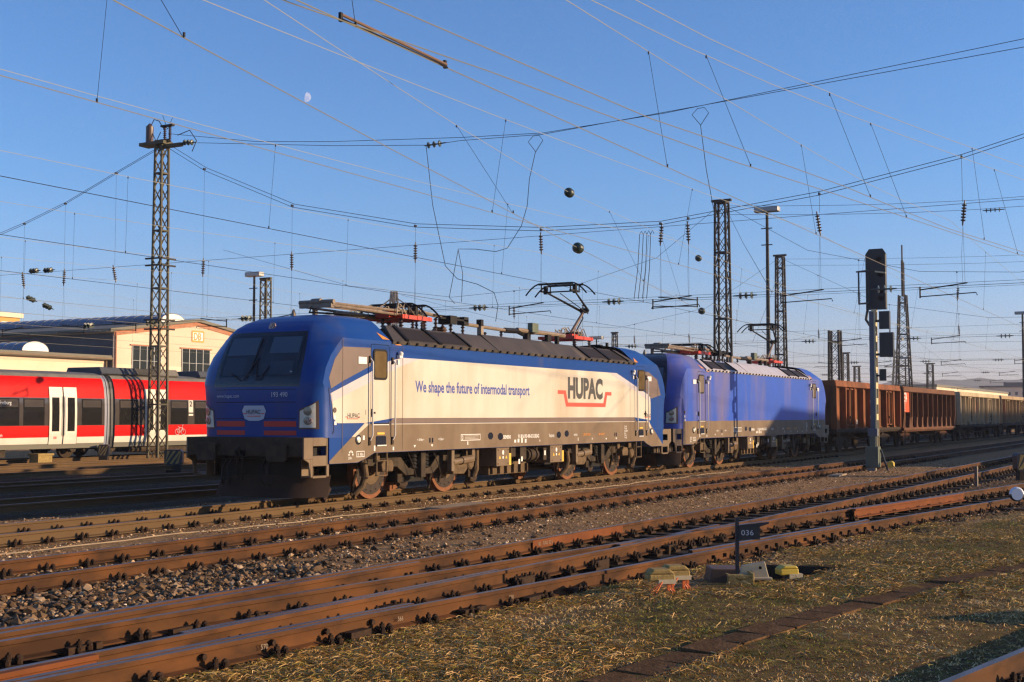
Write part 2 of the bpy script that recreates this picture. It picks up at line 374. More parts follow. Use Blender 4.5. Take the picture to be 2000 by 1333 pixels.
def pantograph(root, xb, up, d):
    """single arm pantograph; xb = pivot on the base frame, d = direction (+1: knee points to +x), z0 = base"""
    z0 = 4.0
    t = bpy.data.objects.new('pantograph', None); COL.objects.link(t); t.parent = root
    b = MB()
    for y in (-.55, .55): b.box((xb-.9*d if d > 0 else xb-.35, y-.04, z0-.04), (xb+.35 if d > 0 else xb+.9, y+.04, z0+.05))
    for dx in (-.25, .3, -.8*d): b.box((xb+dx-.04, -.6, z0-.035), (xb+dx+.04, .6, z0+.055))
    b.box((xb-.5, -.32, z0-.02), (xb+.1, .05, z0+.13))
    b.build('base_frame', M['red'], t)
    b = MB()
    for dx, y in ((-.7*d,-.5),(-.7*d,.5),(.28*d,0),(.28*d,-.5)): insulator(b, (xb+dx, y, 3.62), .35, .07, 5)
    b.each('insulator', M['insul'], t)
    b = MB()
    piv = Vector((xb, 0, z0+.12))
    if up:
        kn = Vector((xb+1.0*d, 0, z0+.92)); hd = Vector((xb-.62*d, 0, 5.36))
    else:
        kn = Vector((xb+2.75*d, 0, z0+.16)); hd = Vector((xb-.35*d, 0, z0+.14))
    b.tube([piv, kn], [.055,.042], 8, 1)
    if not up:
        b.tube([(kn.x, -.45, kn.z), (kn.x, .45, kn.z)], .05, 8, 0); b.box((kn.x-.06, -.42, kn.z-.12), (kn.x+.04, .42, kn.z-.03), 0); b.tube([(kn.x-.4*d, .35, 3.8), (kn.x-.4*d, .35, kn.z-.02)], .06, 8, 1)
        b.tube([(kn.x, -.4, kn.z-.08), (xb-.2*d, -.4, z0+.05)], .03, 6, 1); b.tube([(kn.x, .4, kn.z-.08), (xb-.2*d, .4, z0+.05)], .03, 6, 1)
    b.box((xb-.12, -.35, z0+.06), (xb+.12, .35, z0+.2), 0)
    b.tube([(kn.x, -.12, kn.z), (kn.x, .12, kn.z)], .08, 8, 0)
    b.build('lower_arm', [M['tan'] if not up else M['black'], M['umber2'] if up else M['tan']], t)
    b = MB()
    for y in (-.13, .13): b.tube([(kn.x, y, kn.z), (hd.x, y*3.6, hd.z)], [.04,.024], 6)
    b.tube([(kn.x-.25*d*0, -.13, kn.z-.10), (hd.x, .0, hd.z-.05)], .014, 5)
    b.tube([(hd.x, -.47, hd.z), (hd.x, .47, hd.z)], .022, 6)
    b.build('upper_arm', M['black'] if up else M['tan'], t)
    b = MB(); b.tube([(xb+.35*d, .1, z0+.03), (kn.x+.12*d, .1, kn.z-.22), (kn.x, .1, kn.z)], .022, 6)
    b.build('control_rod', M['black'], t)
    b = MB()
    zc = hd.z+(.2 if up else .17)
    for dx in (-.29, .29):
        pts = []
        for i in range(21):
            y = -.98+1.96*i/20; k = max(0, abs(y)-.55)/.43
            pts.append((hd.x+dx, y, zc-.30*k**1.7+.02*math.cos(y*1.6)))
        b.tube(pts, .022, 6)
        b.box((hd.x+dx-.035, -.55, zc-.02), (hd.x+dx+.035, .55, zc+.035))
    for y in (-.47, .47):
        b.box((hd.x-.3, y-.03, hd.z-.02), (hd.x+.3, y+.03, hd.z+.03)); b.box((hd.x-.05, y-.05, hd.z-.06), (hd.x+.05, y+.05, zc-.02))
        for dx in (-.29, .29): b.tube([(hd.x+dx, y, hd.z), (hd.x+dx, y, zc)], .02, 5)
    b.build('collector_head', M['black'], t)
    b = MB()
    rr = random.Random(int(xb*10))
    for i in range(12):
        y = rr.uniform(-.5, .5); x0 = xb+rr.uniform(-.7, .4); x1 = x0+rr.uniform(.25, .7)
        b.tube([(x0, y, z0+.05), (x0+.1, y+.03, z0+.22+rr.uniform(0,.1)), ((x0+x1)/2, y+.05, z0+.27+rr.uniform(0,.08)), (x1, y+rr.uniform(-.1,.1), z0+.05)], .014, 5)
    b.each('hose', M['tan'], t)
    return t

def make_wheel():
    b = MB(); r = .625
    b.lathe((0,-.07,0), (0,1,0), [(0,r*.99),(0.0,r),(.11,r-.004),(.11,r+.03),(.14,r+.03),(.14,r*.8)], 40, 0)
    b.lathe((0,-.078,0), (0,1,0), [(0,r*.855),(.02,r*.858)], 40, 1)
    b.lathe((0,-.088,0), (0,1,0), [(0,r*.52),(.03,r*.53)], 30, 2)
    b.lathe((0,-.13,0), (0,1,0), [(0,.10),(.02,.13),(.06,.14)], 20, 2)
    for i in range(16):
        a = 2*math.pi*i/16; b.cyl((.46*math.cos(a),-.088,.46*math.sin(a)), (.46*math.cos(a),-.07,.46*math.sin(a)), .016, 6, 3)
    me = b.build('wheel', [M['treadrust'], M['disc'], M['brakedust'], M['black']], None, 30)
    mesh = me.data; bpy.data.objects.remove(me); return mesh
WHEEL = make_wheel()
def inst(name, mesh, parent, loc, rz=0):
    o = bpy.data.objects.new(name, mesh); COL.objects.link(o); o.parent = parent; o.location = loc; o.rotation_euler = (0,0,rz); return o

def make_bogie(root, xc, outd):
    """outd: -1 if the outer (buffer) end is towards -x"""
    t = bpy.data.objects.new('bogie', None); COL.objects.link(t); t.parent = root
    for dx in (-1.5, 1.5):
        for y, rz in ((-.755, 0), (.755, math.pi)): inst('wheel', WHEEL, t, (xc+dx, y, .625), rz)
        b = MB(); b.cyl((xc+dx, -.72, .625), (xc+dx, .72, .625), .1, 10); b.cyl((xc+dx+.1,-.5,.62),(xc+dx+.1,.35,.62),.36,14); b.build('axle', M['black'], t)
    for s in (-1, 1):
        b = MB(); y0, y1 = s*.92, s*1.10
        prof = [(-2.25,.72),(-2.2,.86),(-.75,.86),(-.45,.62),(.45,.62),(.75,.86),(2.2,.86),(2.25,.72),(.9,.66),(.55,.46),(-.55,.46),(-.9,.66)]
        b.prism([(xc+x, z) for x, z in prof], 'y', y0, y1, 0)
        for dx in (-.24, .24): b.lathe((xc+dx, s*1.05, .6), (0,0,1), [(0,.10),(.02,.13),(.06,.10),(.1,.13),(.14,.10),(.18,.13),(.22,.10),(.26,.13),(.3,.1),(.34,.13),(.4,.1)], 10, 1)
        b.box((xc-.17, s*1.05 if s > 0 else s*1.25, .40), (xc+.02, s*1.25 if s > 0 else s*1.05, .98), 0)
        b.build('bogie_frame', [M['dark'], M['black']], t, bevel=.012)
        for dx in (-1.5, 1.5):
            b = MB(); yy = sorted((s*.98, s*1.27))
            q = [(-.34,.42),(-.36,.66),(-.2,.76),(.16,.74),(.33,.66),(.30,.52),(.16,.41)]
            if dx*outd > 0: q = [(-.2,.58),(-.24,.74),(-.1,.84),(.16,.82),(.22,.72),(.2,.58)]
            b.prism([(xc+dx+x, z) for x, z in q], 'y', yy[0], yy[1], 0)
            b.box((xc+dx-.3, s*1.12-.03, .78), (xc+dx-.12, s*1.12+.03, 1.0), 0)
            b.build('axle_box', M['brakedust'], t, bevel=.02)
            b = MB(); xx = xc+dx
            b.tube([(xx+.55, s*1.16, .28), (xx+.72, s*1.16, .24), (xx+.86, s*1.16, .30)], [.05,.075,.05], 7)
            b.box((xx+.62, s*1.1, .28), (xx+.8, s*1.1+.08, .5)); b.build('brake_unit', M['bogie'], t)
            b = MB(); b.tube([(xx-.62*(1 if dx > 0 else 1), s*1.08, .9), (xx-.6, s*1.1, .55), (xx-.55, s*1.0, .24)], [.03,.045,.03], 7)
            b.tube([(xx-.66, s*.8, .10), (xx-.60, s*.8, .35), (xx-.55, s*.85, .6)], .035, 6); b.build('sand_pipe', M['bogie'], t)
        b = MB()
        xi = xc-outd*1.5
        b.tube([(xi-.46, s*1.30, .70), (xi-.05, s*1.30, .725)], .075, 10, 0); b.tube([(xi-.05, s*1.30, .725), (xi+.42, s*1.30, .755)], .095, 10, 0)
        b.box((xi+.40, s*1.26, .70), (xi+.52, s*1.34, 1.0), 0); b.box((xi-.56, s*1.24, .5), (xi-.44, s*1.36, .98), 0)
        b.build('yaw_damper', M['umber'], t)
        b = MB()
        for k, dx in enumerate((-.62, .42)):
            b.tube([(xc+dx, s*1.18, .98), (xc+dx+.1, s*1.25, .7), (xc+dx+.25, s*1.25, .42), (xc+dx+.42, s*1.25, .34), (xc+dx+.55, s*1.22, .5), (xc+dx+.6, s*1.16, .85)], .011, 6)
        b.each('hose', M['dark'], t)
        b = MB(); xo = xc+1.5
        b.tube([(xo+.84, s*1.18, .98), (xo+.84, s*1.18, .5), (xo+.80, s*1.12, .28), (xo+.66, s*1.0, .14)], .075, 10)
        b.lathe((xo+.42, s*1.22, .66), (0, s, 0), [(0,.16),(.06,.16),(.09,.12)], 10); b.box((xo+.3, s*1.2-.04, .76), (xo+.5, s*1.2+.06, .98))
        xo = xc-1.5
        b.tube([(xo-.72, s*1.15, .80), (xo-.70, s*1.18, .55), (xo-.72, s*1.12, .32), (xo-.85, s*1.0, .14)], .07, 10)
        b.each('sander', M['brakedust'], t)
    b = MB(); b.box((xc-.5, -.9, .3), (xc+.5, .9, .8)); b.box((xc-1.3, -.6, .35), (xc+1.3, .6, .75)); b.build('traction_motor', M['black'], t)
    return t

def make_loco(name, label, X0, livery):
    hup = livery == 'hupac'
    T = thing(name, label, 'locomotive', (X0, 0, 0))
    blue = M['blue'] if hup else M['blue2']
    mir = lambda q: (18.98-q[0], q[1], q[2])
    # body shell: two noses and the middle box
    b = MB()
    levels = []
    for i in range(len(LV)-1):
        z0, z1 = LV[i][0], LV[i+1][0]; n = 3 if z1-z0 > .08 else 2
        levels += [z0+(z1-z0)*k/n for k in range(n)]
    levels += [LV[-1][0], 2.33, 3.44]; levels = sorted(set(levels))
    G = [[(x, y, z) for x, y in nose_outline(z)] for z in levels]
    for end in (0, 1):
        a = len(G); w = len(G[0]); vs = [q if not end else mir(q) for r in G for q in r]
        for i in range(a-1):
            for j in range(w-1):
                pass
        o = len(b.v); b.v += vs
        for i in range(a-1):
            for j in range(w-1):
                q = (o+i*w+j, o+i*w+j+1, o+(i+1)*w+j+1, o+(i+1)*w+j)
                zc = (levels[i]+levels[i+1])/2; front = 10 <= j < w-11
                mi = 0
                if front and 2.33 < zc < 3.44: mi = 1
                if front and not hup and zc > 2.33: mi = 1
                b.f.append(q if not end else q[::-1]); b.m.append(mi)
        xx = (lambda x: x) if not end else (lambda x: 18.98-x)
        b.add([(xx(x), y, 1.33) for x, y in nose_outline(1.33)], [tuple(range(w))[::-1] if not end else tuple(range(w))], 0)
    b.box((3.0, -1.5, 1.0), (15.98, 1.5, 3.308), 0)
    for e in (0, 1):
        f = (lambda q: [(18.98-x, z) for x, z in q]) if e else (lambda q: q)
        b.prism(f([(.86,1.33),(.86,.82),(1.8,.82),(2.12,.9),(2.4,1.0),(2.998,1.0),(2.998,1.33)]), 'y', -1.499, 1.499, 0)
    body = b.build('body_shell', [blue, M['mask']], T, 28)
    # roof
    b = MB()
    b.box((3.02, -1.0, 3.3), (15.96, 1.0, 3.62), 0)
    for s in (-1, 1):
        for x0, x1 in ((3.02,7.52),(7.55,11.44),(11.47,15.96)):
            tp = 3.73 if x0 == 7.55 else 3.70
            q = [(s*1.52,3.27),(s*1.54,3.33),(s*1.03,tp),(s*.95,tp),(s*.95,3.5)]
            xa = x0+(.42 if x0 < 4 else 0); xb_ = x1-(.42 if x1 > 15 else 0)
            n = len(q); vs = [(x0, *p) if p[1] < 3.5 else (xa, *p) for p in q]+[(x1, *p) if p[1] < 3.5 else (xb_, *p) for p in q]
            fs = [(i, (i+1)%n, n+(i+1)%n, n+i) for i in range(n)]+[tuple(range(n))[::-1], tuple(range(n, 2*n))]
            b.add(vs, fs if s > 0 else [f[::-1] for f in fs], 0)
        k = 0; x = 3.2
        while x < 15.9:
            b.cbox((x, s*1.545, 3.30), (.06, .05, .05), 1); x += .37
    b.build('roof_panel', [M['roofgrey'] if hup else M['lilac'], M['black']], T, 30)
    b = MB()
    for x0, x1 in ((3.62,4.86),(5.0,6.2),(12.78,13.98),(14.12,15.36)):
        for s in (-1, 1):
            def sp(x, u, o): return (x, s*(1.54-.51*u+.0+o*.6), 3.33+.37*u+o*.8)
            sh = .30 if x0 < 4 else (0 if x0 < 14 else 0); sh2 = -.3 if x1 > 15 else 0
            g_ = MB(); g_.add([sp(x0+.02,.12,.012), sp(x1-.02,.12,.012), sp(x1-.02+sh2*.8,.86,.012), sp(x0+.02+sh*.6,.86,.012)], [(0,1,2,3) if s < 0 else (3,2,1,0)], 0); g_.build('roof_grille', M['grille'], T, 0)
            for xa, xb_ in ((x0-.06, x0-.06+sh*.6), (x1+.02, x1+.02+sh2*.8)):
                b.bar(sp(xa,.02,.02), sp(xb_,.98,.02), .07, .04, 1)
    b.each('grille_bar', [M['grille'], M['black']], T)
    # windscreen, blinds, wipers
    for e in (0, 1):
        P = bpy.data.objects.new('cab_front', None); COL.objects.link(P); P.parent = T
        if e: P.location = (18.98, 0, 0); P.rotation_euler = (0, 0, math.pi)
        def sh(y, z): return y*(1-.05*(z-2.53)/.85)
        b = MB(); nose_patch(b, -1.0, 1.0, 2.53, 3.37, .010, 14, 8, 0, sh); b.build('windscreen', M['wsglass'], P, 60)
        b = MB()
        nose_patch(b, -.96, .96, 2.56, 3.34, .003, 12, 6, 0, sh)
        b.build('cab_interior', M['interior'], P, 60)
        b = MB(); nose_patch(b, -.86, -.30, 2.58, 2.84, .005, 5, 3, 0, sh); nose_patch(b, .34, .90, 2.56, 2.92, .005, 5, 3, 0, sh); b.each('lower_panel', M['lowpanel'], P, 60)  # lighter panels brighten the lower windscreen by colour
        b = MB(); nose_patch(b, -.92, -.20, 3.0, 3.33, .006, 6, 4, 0, sh); nose_patch(b, .14, .92, 2.97, 3.33, .006, 6, 4, 0, sh); b.each('sun_blind', M['blind'], P, 60)
        if e == 0:
            b = MB()
            for y0, z0, y1, z1 in ((.28,2.46,-.02,2.9),(.36,2.46,.62,2.60),(-.05,2.46,.02,2.85),(-.12,2.46,-.32,2.74)):
                b.bar((nose_x(z0,y0)-.03, y0, z0), (nose_x(z1,y1)-.035, y1, z1), .016, .016)
            b.bar((nose_x(2.55,.1)-.04,.12,2.62),(nose_x(3.3,.0)-.04,.04,3.3), .02)
            b.each('wiper', M['black'], P)
            b = MB(); b.lathe((nose_x(3.55,0)-.005, 0, 3.555), (-1,0,.3), [(0,.085),(.02,.085),(.025,.07)], 16, 0); b.build('top_lamp', M['led'], P)
            for s in (-1, 1):
                # lamp cluster lies on the rounded corner
                def corner(z, t):
                    o = nose_outline(z); i = 2+t*8; k = int(min(i, 9)); u = i-k
                    x = o[k][0]*(1-u)+o[k+1][0]*u; y = o[k][1]*(1-u)+o[k+1][1]*u
                    return Vector((x, y*(-s), z)), Vector((-(.43+.0-x)*0-1, 0, 0))
                def cp(z, t, off):
                    p0, _ = corner(z, t); p1, _ = corner(z, min(t+.02, 1)); p2, _ = corner(z, max(t-.02, 0))
                    d = (p1-p2); nrm = Vector((d.y, -d.x, 0)); nrm.normalize()
                    if nrm.x > 0: nrm = -nrm
                    return p0+nrm*off
                def zt(u, t): # trapezoid: taller at the side
                    top = 2.06-.18*t; bot = 1.50
                    return bot+(top-bot)*u
                b = MB(); b.grid([[cp(zt(u/6, t/8), .36+.62*t/8, .006) for t in range(9)] for u in range(7)], 0, s > 0); b.build('lamp_surround', M['lamprim'], P, 60)
                lamp = MB(); lamp.grid([[cp(1.53+(2.01-.16*t/8-1.53)*u/6, .47+.48*t/8, .012) for t in range(9)] for u in range(7)], 0, s > 0)
                hl = lamp.build('headlight', M['lampglass'], P, 60)
                for zc, mm, rr in ((1.85,'lampdark',.088),(1.665,'lampdark',.084),(1.665,'led',.055)):
                    c = cp(zc, .72 if mm != 'led' else .66, .014); c2 = cp(zc, .72, .1); nn = (c2-cp(zc,.72,.0)).normalized()
                    l2 = MB(); l2.lathe(c+(nn*.012 if mm == 'led' else nn*0), nn, [(0,rr),(.012,rr*.96),(.014,rr*.8)], 18, 0); l2.build('lamp_lens', M[mm], hl)
            b = MB()
            for s in (-1, 1):
                for z0, z1 in ((1.545,1.655),(1.38,1.47)):
                    ys_ = sorted((s*.24, s*1.0)); nose_patch(b, ys_[0], ys_[1], z0, z1, .006, 6, 1)
            b.each('front_stripe', M['redbar'], P)
            if hup:
                b = MB()
                sh8 = [(.30,1.86),(.24,1.96),(-.24,1.96),(-.30,1.86),(-.24,1.70),(-.12,1.66),(.12,1.66),(.24,1.70)]
                b.add([(nose_x(z,y)-.008, y, z) for y, z in sh8], [tuple(range(8))], 0)
                b.build('front_badge', M['gtext'], P, 0)
                text('badge_lettering', 'HUPAC', .115, M['hblack'], (.382, .18, 1.80), NOSE, P, .95, .012)
                b = MB()
                for q in ((-.27,-.19,1.795,1.81),(.19,.27,1.795,1.81),(-.17,.17,1.745,1.76)): nose_patch(b, q[0], q[1], q[2], q[3], .012, 2, 1)
                b.build('badge_line', M['hred'], P)
                text('fleet_number', '193 490', .135, M['gtext'], (.388, -.42, 2.13), NOSE, P, .95, .006)
                text('web_address', 'www.hupac.com', .105, M['gtext'], (.392, .95, 2.12), NOSE, P, .82, .0)
            else:
                text('fleet_number', '193 492', .135, M['gtext'], (.388, -.42, 2.13), NOSE, P, .95, .006)
            b = MB()   # star mark on the glass corner, as in the picture
            zz, yy = 2.62, -.84
            for a, c in ((.045,.010),(.010,.045)): b.add([(nose_x(zz,yy)-.014, yy-a, zz),(nose_x(zz,yy)-.014, yy, zz-c),(nose_x(zz,yy)-.014, yy+a, zz),(nose_x(zz,yy)-.014, yy, zz+c)], [(3,2,1,0)])
            b.build('glass_mark', M['gtext'], P, 0)
            b = MB()
            for z in (2.27, 1.70, 2.02): nose_patch(b, -1.0, 1.0, z, z+.012, .003, 8, 1)
            b.each('panel_joint', M['black'], P)
        # buffer beam with step openings, buffers, coupling, plough
        b = MB()
        b.box((.30, -1.30, .92), (.86, 1.30, 1.345), 1)
        for s in (-1, 1):
            y0, y1 = sorted((s*1.30, s*1.47))
            def pl(x0, x1, z0, z1): b.box((x0, s*1.435 if s > 0 else s*1.47, z0), (x1, s*1.47 if s > 0 else s*1.435, z1), 0)
            pl(.10,.385,.93,1.34); pl(.385,.815,1.175,1.34); pl(.815,.90,.58,1.34); pl(.385,.815,.79,.99); pl(.32,.385,.58,.93); pl(.385,.815,.56,.605)
            b.prism([(.10,.93),(.32,.93),(.32,.62),(.26,.86),(.18,.9)], 'y', s*1.435, s*1.469, 0)
            for zz in (.99,.605): b.box((.385, min(s*1.20,s*1.46), zz-.03), (.815, max(s*1.20,s*1.46), zz), 0)
            b.box((.385, min(s*1.18,s*1.2), .56), (.6, max(s*1.18,s*1.2), 1.3), 0); b.box((.6, min(s*1.15,s*1.17), .56), (.815, max(s*1.15,s*1.17), 1.3), 2)
        b.box((.10, -1.44, .98), (.30, 1.44, 1.34), 2)
        b.build('buffer_beam', [M['umber'], M['black'], M['dark']], P, bevel=.008)
        for s in (-1, 1):
            b = MB()
            b.prism([(s*.875+y, z) for y, z in rrect(-.24,.24,.88,1.24,.05)], 'x', 0, .035, 0)
            b.cyl((.03, s*.875, 1.06), (.24, s*.875, 1.06), .09, 14, 0); b.box((.05, s*.875-.20, .93), (.12, s*.875+.20, 1.19), 0)
            b.build('buffer', M['dark'], P, bevel=.01)
        b = MB()
        b.box((-.0, -.05, .98), (.4, .05, 1.10)); b.tube([(.02,0,1.04),(-.05,0,1.13),(-.12,0,1.08),(-.1,0,.98)], .035, 7)
        b.tube([(-.02,-.06,1.0),(.02,-.07,.7),(.06,-.02,.52),(.06,.06,.52),(.02,.07,.7),(-.02,.06,1.0)], .025, 6)
        b.build('coupling_hook', M['black'], P)
        b = MB()
        for y in (-.55,-.42,.42,.55): b.tube([(.3,y,.96),(.15,y,.75),(.13,y*1.02,.5),(.2,y*1.05,.42),(.28,y*1.1,.55)], .028, 6)
        b.each('brake_hose', M['hose'], P)
        b = MB()
        top = [(.52,0),(.55,.7),(.70,1.1),(1.02,1.34)]; bot = [(.30,0),(.36,.75),(.58,1.12),(.98,1.36)]
        tp = [(x,-y) for x, y in top[::-1]]+top[1:]; bt = [(x,-y) for x, y in bot[::-1]]+bot[1:]
        b.grid([[(x+.06,y,.60) for x,y in tp],[(x,y,.42) for x,y in tp],[(x,y,.17) for x,y in bt]], 0, True)
        b.grid([[(x+.02,y,.17) for x,y in bt],[(x+.12,y,.60) for x,y in tp]], 0, True)
        b.box((.6,-1.0,.55),(.9,1.0,.9), 1)
        b.tube([(1.0,-1.25,.1),(1.25,-1.2,.3),(1.3,-1.0,.5)], .06, 6, 0)
        b.build('snow_plough', [M['plough'], M['black']], P)
        # cab side fittings, both sides
        for s in (-1, 1):
            y = s*1.5
            b = MB()
            ring_strip(b, rrect(2.245,2.935,1.60,3.235,.06), rrect(2.255,2.925,1.61,3.225,.05), y+s*.012)
            b.add([(x, y+s*.0125, z) for x, z in ((2.245,1.59),(2.935,1.59),(2.935,1.605),(2.245,1.605))], [(0,1,2,3)])
            dr = b.build('cab_door', M['mask'], P, 0)
            b = MB(); o_ = rrect(2.32,2.83,2.50,3.135,.09); b.prism(o_, 'y', y+s*.004, y+s*.022, 0); b.build('window_frame', M['black'], dr, 0)
            b = MB(); b.prism(rrect(2.365,2.785,2.545,3.09,.06), 'y', y+s*.012, y+s*.0245, 0); b.build('window_pane', M['sideglass'], dr, 0)
            b = MB(); b.box((2.27, min(y+s*.01,y+s*.05), 1.80), (2.36, max(y+s*.01,y+s*.05), 1.84)); b.box((2.27, min(y+s*.01,y+s*.03), 1.74), (2.30, max(y+s*.01,y+s*.03), 1.90)); b.build('door_handle', M['black'], dr)
            b = MB(); b.box((2.3, min(y,y+s*.03), 1.565), (2.88, max(y,y+s*.03), 1.585)); b.build('door_sill', M['handrail'], dr)
            for x in (2.21, 3.03):
                b = MB(); b.tube([(x, y+s*.03, 2.92), (x, y+s*.085, 2.86), (x, y+s*.085, 1.36), (x, y+s*.03, 1.26)], .017, 8)
                b.build('handrail', M['handrail'], P)
                b = MB(); b.box((x-.035, min(y,y+s*.03), 2.84), (x+.03, max(y,y+s*.03), 2.98)); b.box((x-.035, min(y,y+s*.03), 1.16), (x+.03, max(y,y+s*.03), 1.32)); b.each('rail_bracket', M['dark'], P)
            b = MB(); b.prism(rrect(2.44,2.80,1.13,1.345,.04), 'y', y+s*.004, y+s*.0145, 0); b.box((2.46, min(y+s*.01,y+s*.03), 1.135), (2.80, max(y+s*.01,y+s*.03), 1.16), 1); b.build('step_recess', [M['mask'], M['handrail']], P)
            b = MB(); b.prism([(2.48,1.375),(2.74,1.375),(2.74,1.415),(2.48,1.415)], 'y', y+s*.004, y+s*.0145); b.build('step_sticker', M['ytext'], P, 0)
            b = MB()
            for x in (2.53, 2.90): b.bar((x, s*1.46, .52), (x, s*1.46, 1.08), .03, .03)
            for z in (.53, .83, 1.02): b.bar((2.53, s*1.46, z), (2.90, s*1.46, z), .06, .02, None, (0,0,1))
            b.build('step_ladder', M['brakedust'], P)
            b = MB(); b.lathe((1.82, y+s*.004, 1.28), (0, s, 0), [(0,.10),(.01,.10),(.012,.085)], 18, 0); b.lathe((1.81, y+s*.016, 1.28), (0, s, 0), [(0,.068),(.02,.06),(.03,.03)], 16, 1); b.build('plug_socket', [M['mask'], M['lampglass']], P)
            b = MB(); b.lathe((3.26, s*1.56, 3.03), (0,0,1), [(0,.05),(.05,.06),(.07,.045),(.09,0.01)], 12, 0); b.box((3.20, min(y,s*1.58), 2.98), (3.32, max(y,s*1.58), 3.04), 0); b.box((3.2, min(y,s*1.54), 2.84), (3.25, max(y,s*1.54), 2.94), 0); b.build('side_lamp', M['wtext'], P)
            b = MB()
            b.prism([(1.80,2.81),(2.09,2.81),(2.09,2.95),(1.80,2.95)], 'y', y+s*.012, y+s*.0155); b.build('paper_notice', M['wtext'], P, 0)
            if s < 0 and e == 0:
                b = MB()
                for q in (rrect(.83,.925,1.44,2.30,.04),): pass
                o_ = [(.815,2.31),(.90,2.31),(1.01,1.46),(.97,1.40),(.93,1.46)]; ctr = (.915,1.9)
                inn = [(ctr[0]+(x-ctr[0])*.72, ctr[1]+(z-ctr[1])*.96) for x, z in o_]
                ring_strip(b, o_, inn, y-.007); b.build('side_flap', M['navy'], P, 0)
                b = MB(); b.lathe((1.02, y-.004, 1.87), (0,-1,0), [(0,.055),(.012,.05)], 14); b.build('socket_cover', M['lamprim'], P)
                b = MB()
                for x, z in ((1.02,1.735),(1.04,1.62)): b.prism([(x-.03,z-.04),(x+.04,z-.04),(x+.04,z+.03),(x-.03,z+.03)], 'y', y-.004, y-.008)
                b.each('notice_plate', M['wtext'], P, 0)
        Mx = Matrix.Translation((18.98, 0, 0)) @ Matrix.Rotation(math.pi, 4, 'Z') if e else Matrix.Identity(4)
        for ch in list(P.children):
            ch.parent = T; ch.matrix_basis = Mx @ ch.matrix_basis
        bpy.data.objects.remove(P)
    # livery decals on the flat sides
    for s in (-1, 1):
        if s > 0: pts_m = lambda P_: [(18.98-x, z) for x, z in P_]
        else: pts_m = lambda P_: P_
        L = bpy.data.objects.new('side_livery', None); COL.objects.link(L); L.parent = T
        def dc(nm, polys, off, m):
            b = MB()
            for q in polys: decal(b, pts_m(q), off, 0, s)
            return b.each(nm, m, L, 0)
        low = [(.865,.825),(1.8,.825),(2.12,.905),(2.4,1.005),(16.58,1.005),(16.86,.905),(17.18,.825),(18.115,.825)]
        if hup:
            dc('lower_band', [low+[(18.115,.86),(16.95,1.60),(15.9,1.60),(2.03,1.60),(.865,.88)]], .003, M['umber'])
            dc('waist_band', [[(2.04,1.605),(16.0,1.605),(15.9,1.71),(3.1,1.71),(2.9,1.615)]], .0035, M['umber2'])
            dc('lilac_band', [[(.885,2.20),(2.2,2.64),(2.91,2.90),(3.43,2.99),(4.12,2.99),(3.43,2.80),(.93,1.99)], [(13.90,2.985),(14.6,2.985),(17.10,2.36),(17.13,2.14),(15.17,2.66)]], .0035, M['lilac'])  # grey-lilac stripe of the livery
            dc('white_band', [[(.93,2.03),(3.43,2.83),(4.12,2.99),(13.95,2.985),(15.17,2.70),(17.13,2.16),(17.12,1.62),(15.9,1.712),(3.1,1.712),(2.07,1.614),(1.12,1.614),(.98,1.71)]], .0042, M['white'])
            dc('white_slash', [[(2.04,1.61),(2.22,1.60),(1.73,1.34),(1.60,1.34)], [(16.98,1.61),(16.82,1.61),(17.25,1.22),(17.36,1.22)]], .0055, M['white'])
            dc('umber_patch', [[(1.28,3.13),(2.25,3.15),(2.25,2.78),(1.29,2.45),(.90,2.29),(.83,2.50),(1.02,2.88)], [(16.1,3.12),(17.0,3.08),(17.68,2.86),(17.95,2.4),(17.2,2.28),(16.2,2.72)]], .0035, M['umber2'])
            dc('white_line', [[(3.0,1.578),(15.9,1.578),(15.9,1.594),(3.0,1.594)]], .006, M['white'])
        else:
            dc('lower_band', [low+[(18.115,1.58),(.90,1.58)]], .003, M['umber'])
        dc('panel_seam', [[(x,1.03),(x+.012,1.03),(x+.012,3.30),(x,3.30)] for x in (1.27, 3.42, 15.55, 17.70)], .0075, M['lamprim'])
        if s < 0:
            if hup:
                text('slogan', 'We shape the future of intermodal transport', .345, M['hblue'], (3.93, -1.5062, 2.275), FRONT, L, .835, .026)
                text('company_name', 'HUPAC', .74, M['hblack'], (11.38, -1.5062, 2.25), FRONT, L, .91, .05)
                b = MB()
                for q in ([(10.79,2.41),(11.28,2.41),(11.50,2.105),(11.36,2.105),(11.18,2.33),(10.79,2.33)][::1],):
                    pass
                bk = [(10.79,2.43),(11.27,2.43),(11.40,2.11),(13.66,2.11),(13.80,2.43),(14.22,2.43),(14.22,2.33),(13.92,2.33),(13.80,2.0),(11.28,2.0),(11.14,2.33),(10.79,2.33)]
                for i in range(5):
                    decal(b, [bk[i], bk[i+1], bk[10-i], bk[11-i]], .0062)
                b.build('logo_bracket', M['hred'], L, 0)
                for x0 in (1.37, 17.3 if False else 16.62):
                    text('small_company_name', 'HUPAC', .135, M['hblack'], (x0+.07, -1.5065, 1.715), FRONT, L, .95, .015)
                    b = MB(); q = [(x0,1.745),(x0+.06,1.745),(x0+.085,1.705),(x0+.42,1.705),(x0+.445,1.745),(x0+.50,1.745),(x0+.50,1.73),(x0+.455,1.73),(x0+.43,1.69),(x0+.075,1.69),(x0+.05,1.73),(x0,1.73)]
                    for i in range(5): decal(b, [q[i], q[i+1], q[10-i], q[11-i]], .0064)
                    b.build('small_logo_line', M['hred'], L, 0)
            text('cab_mark', '1', .15, M['hblack'] if hup else M['wtext'], (2.04, -1.5066, 1.78), FRONT, L, .9, .01)
            tm = M['wtext']
            text('maker_lettering', 'SIEMENS', .115, tm, (7.84, -1.5066, 1.205), FRONT, L, .88, .03)
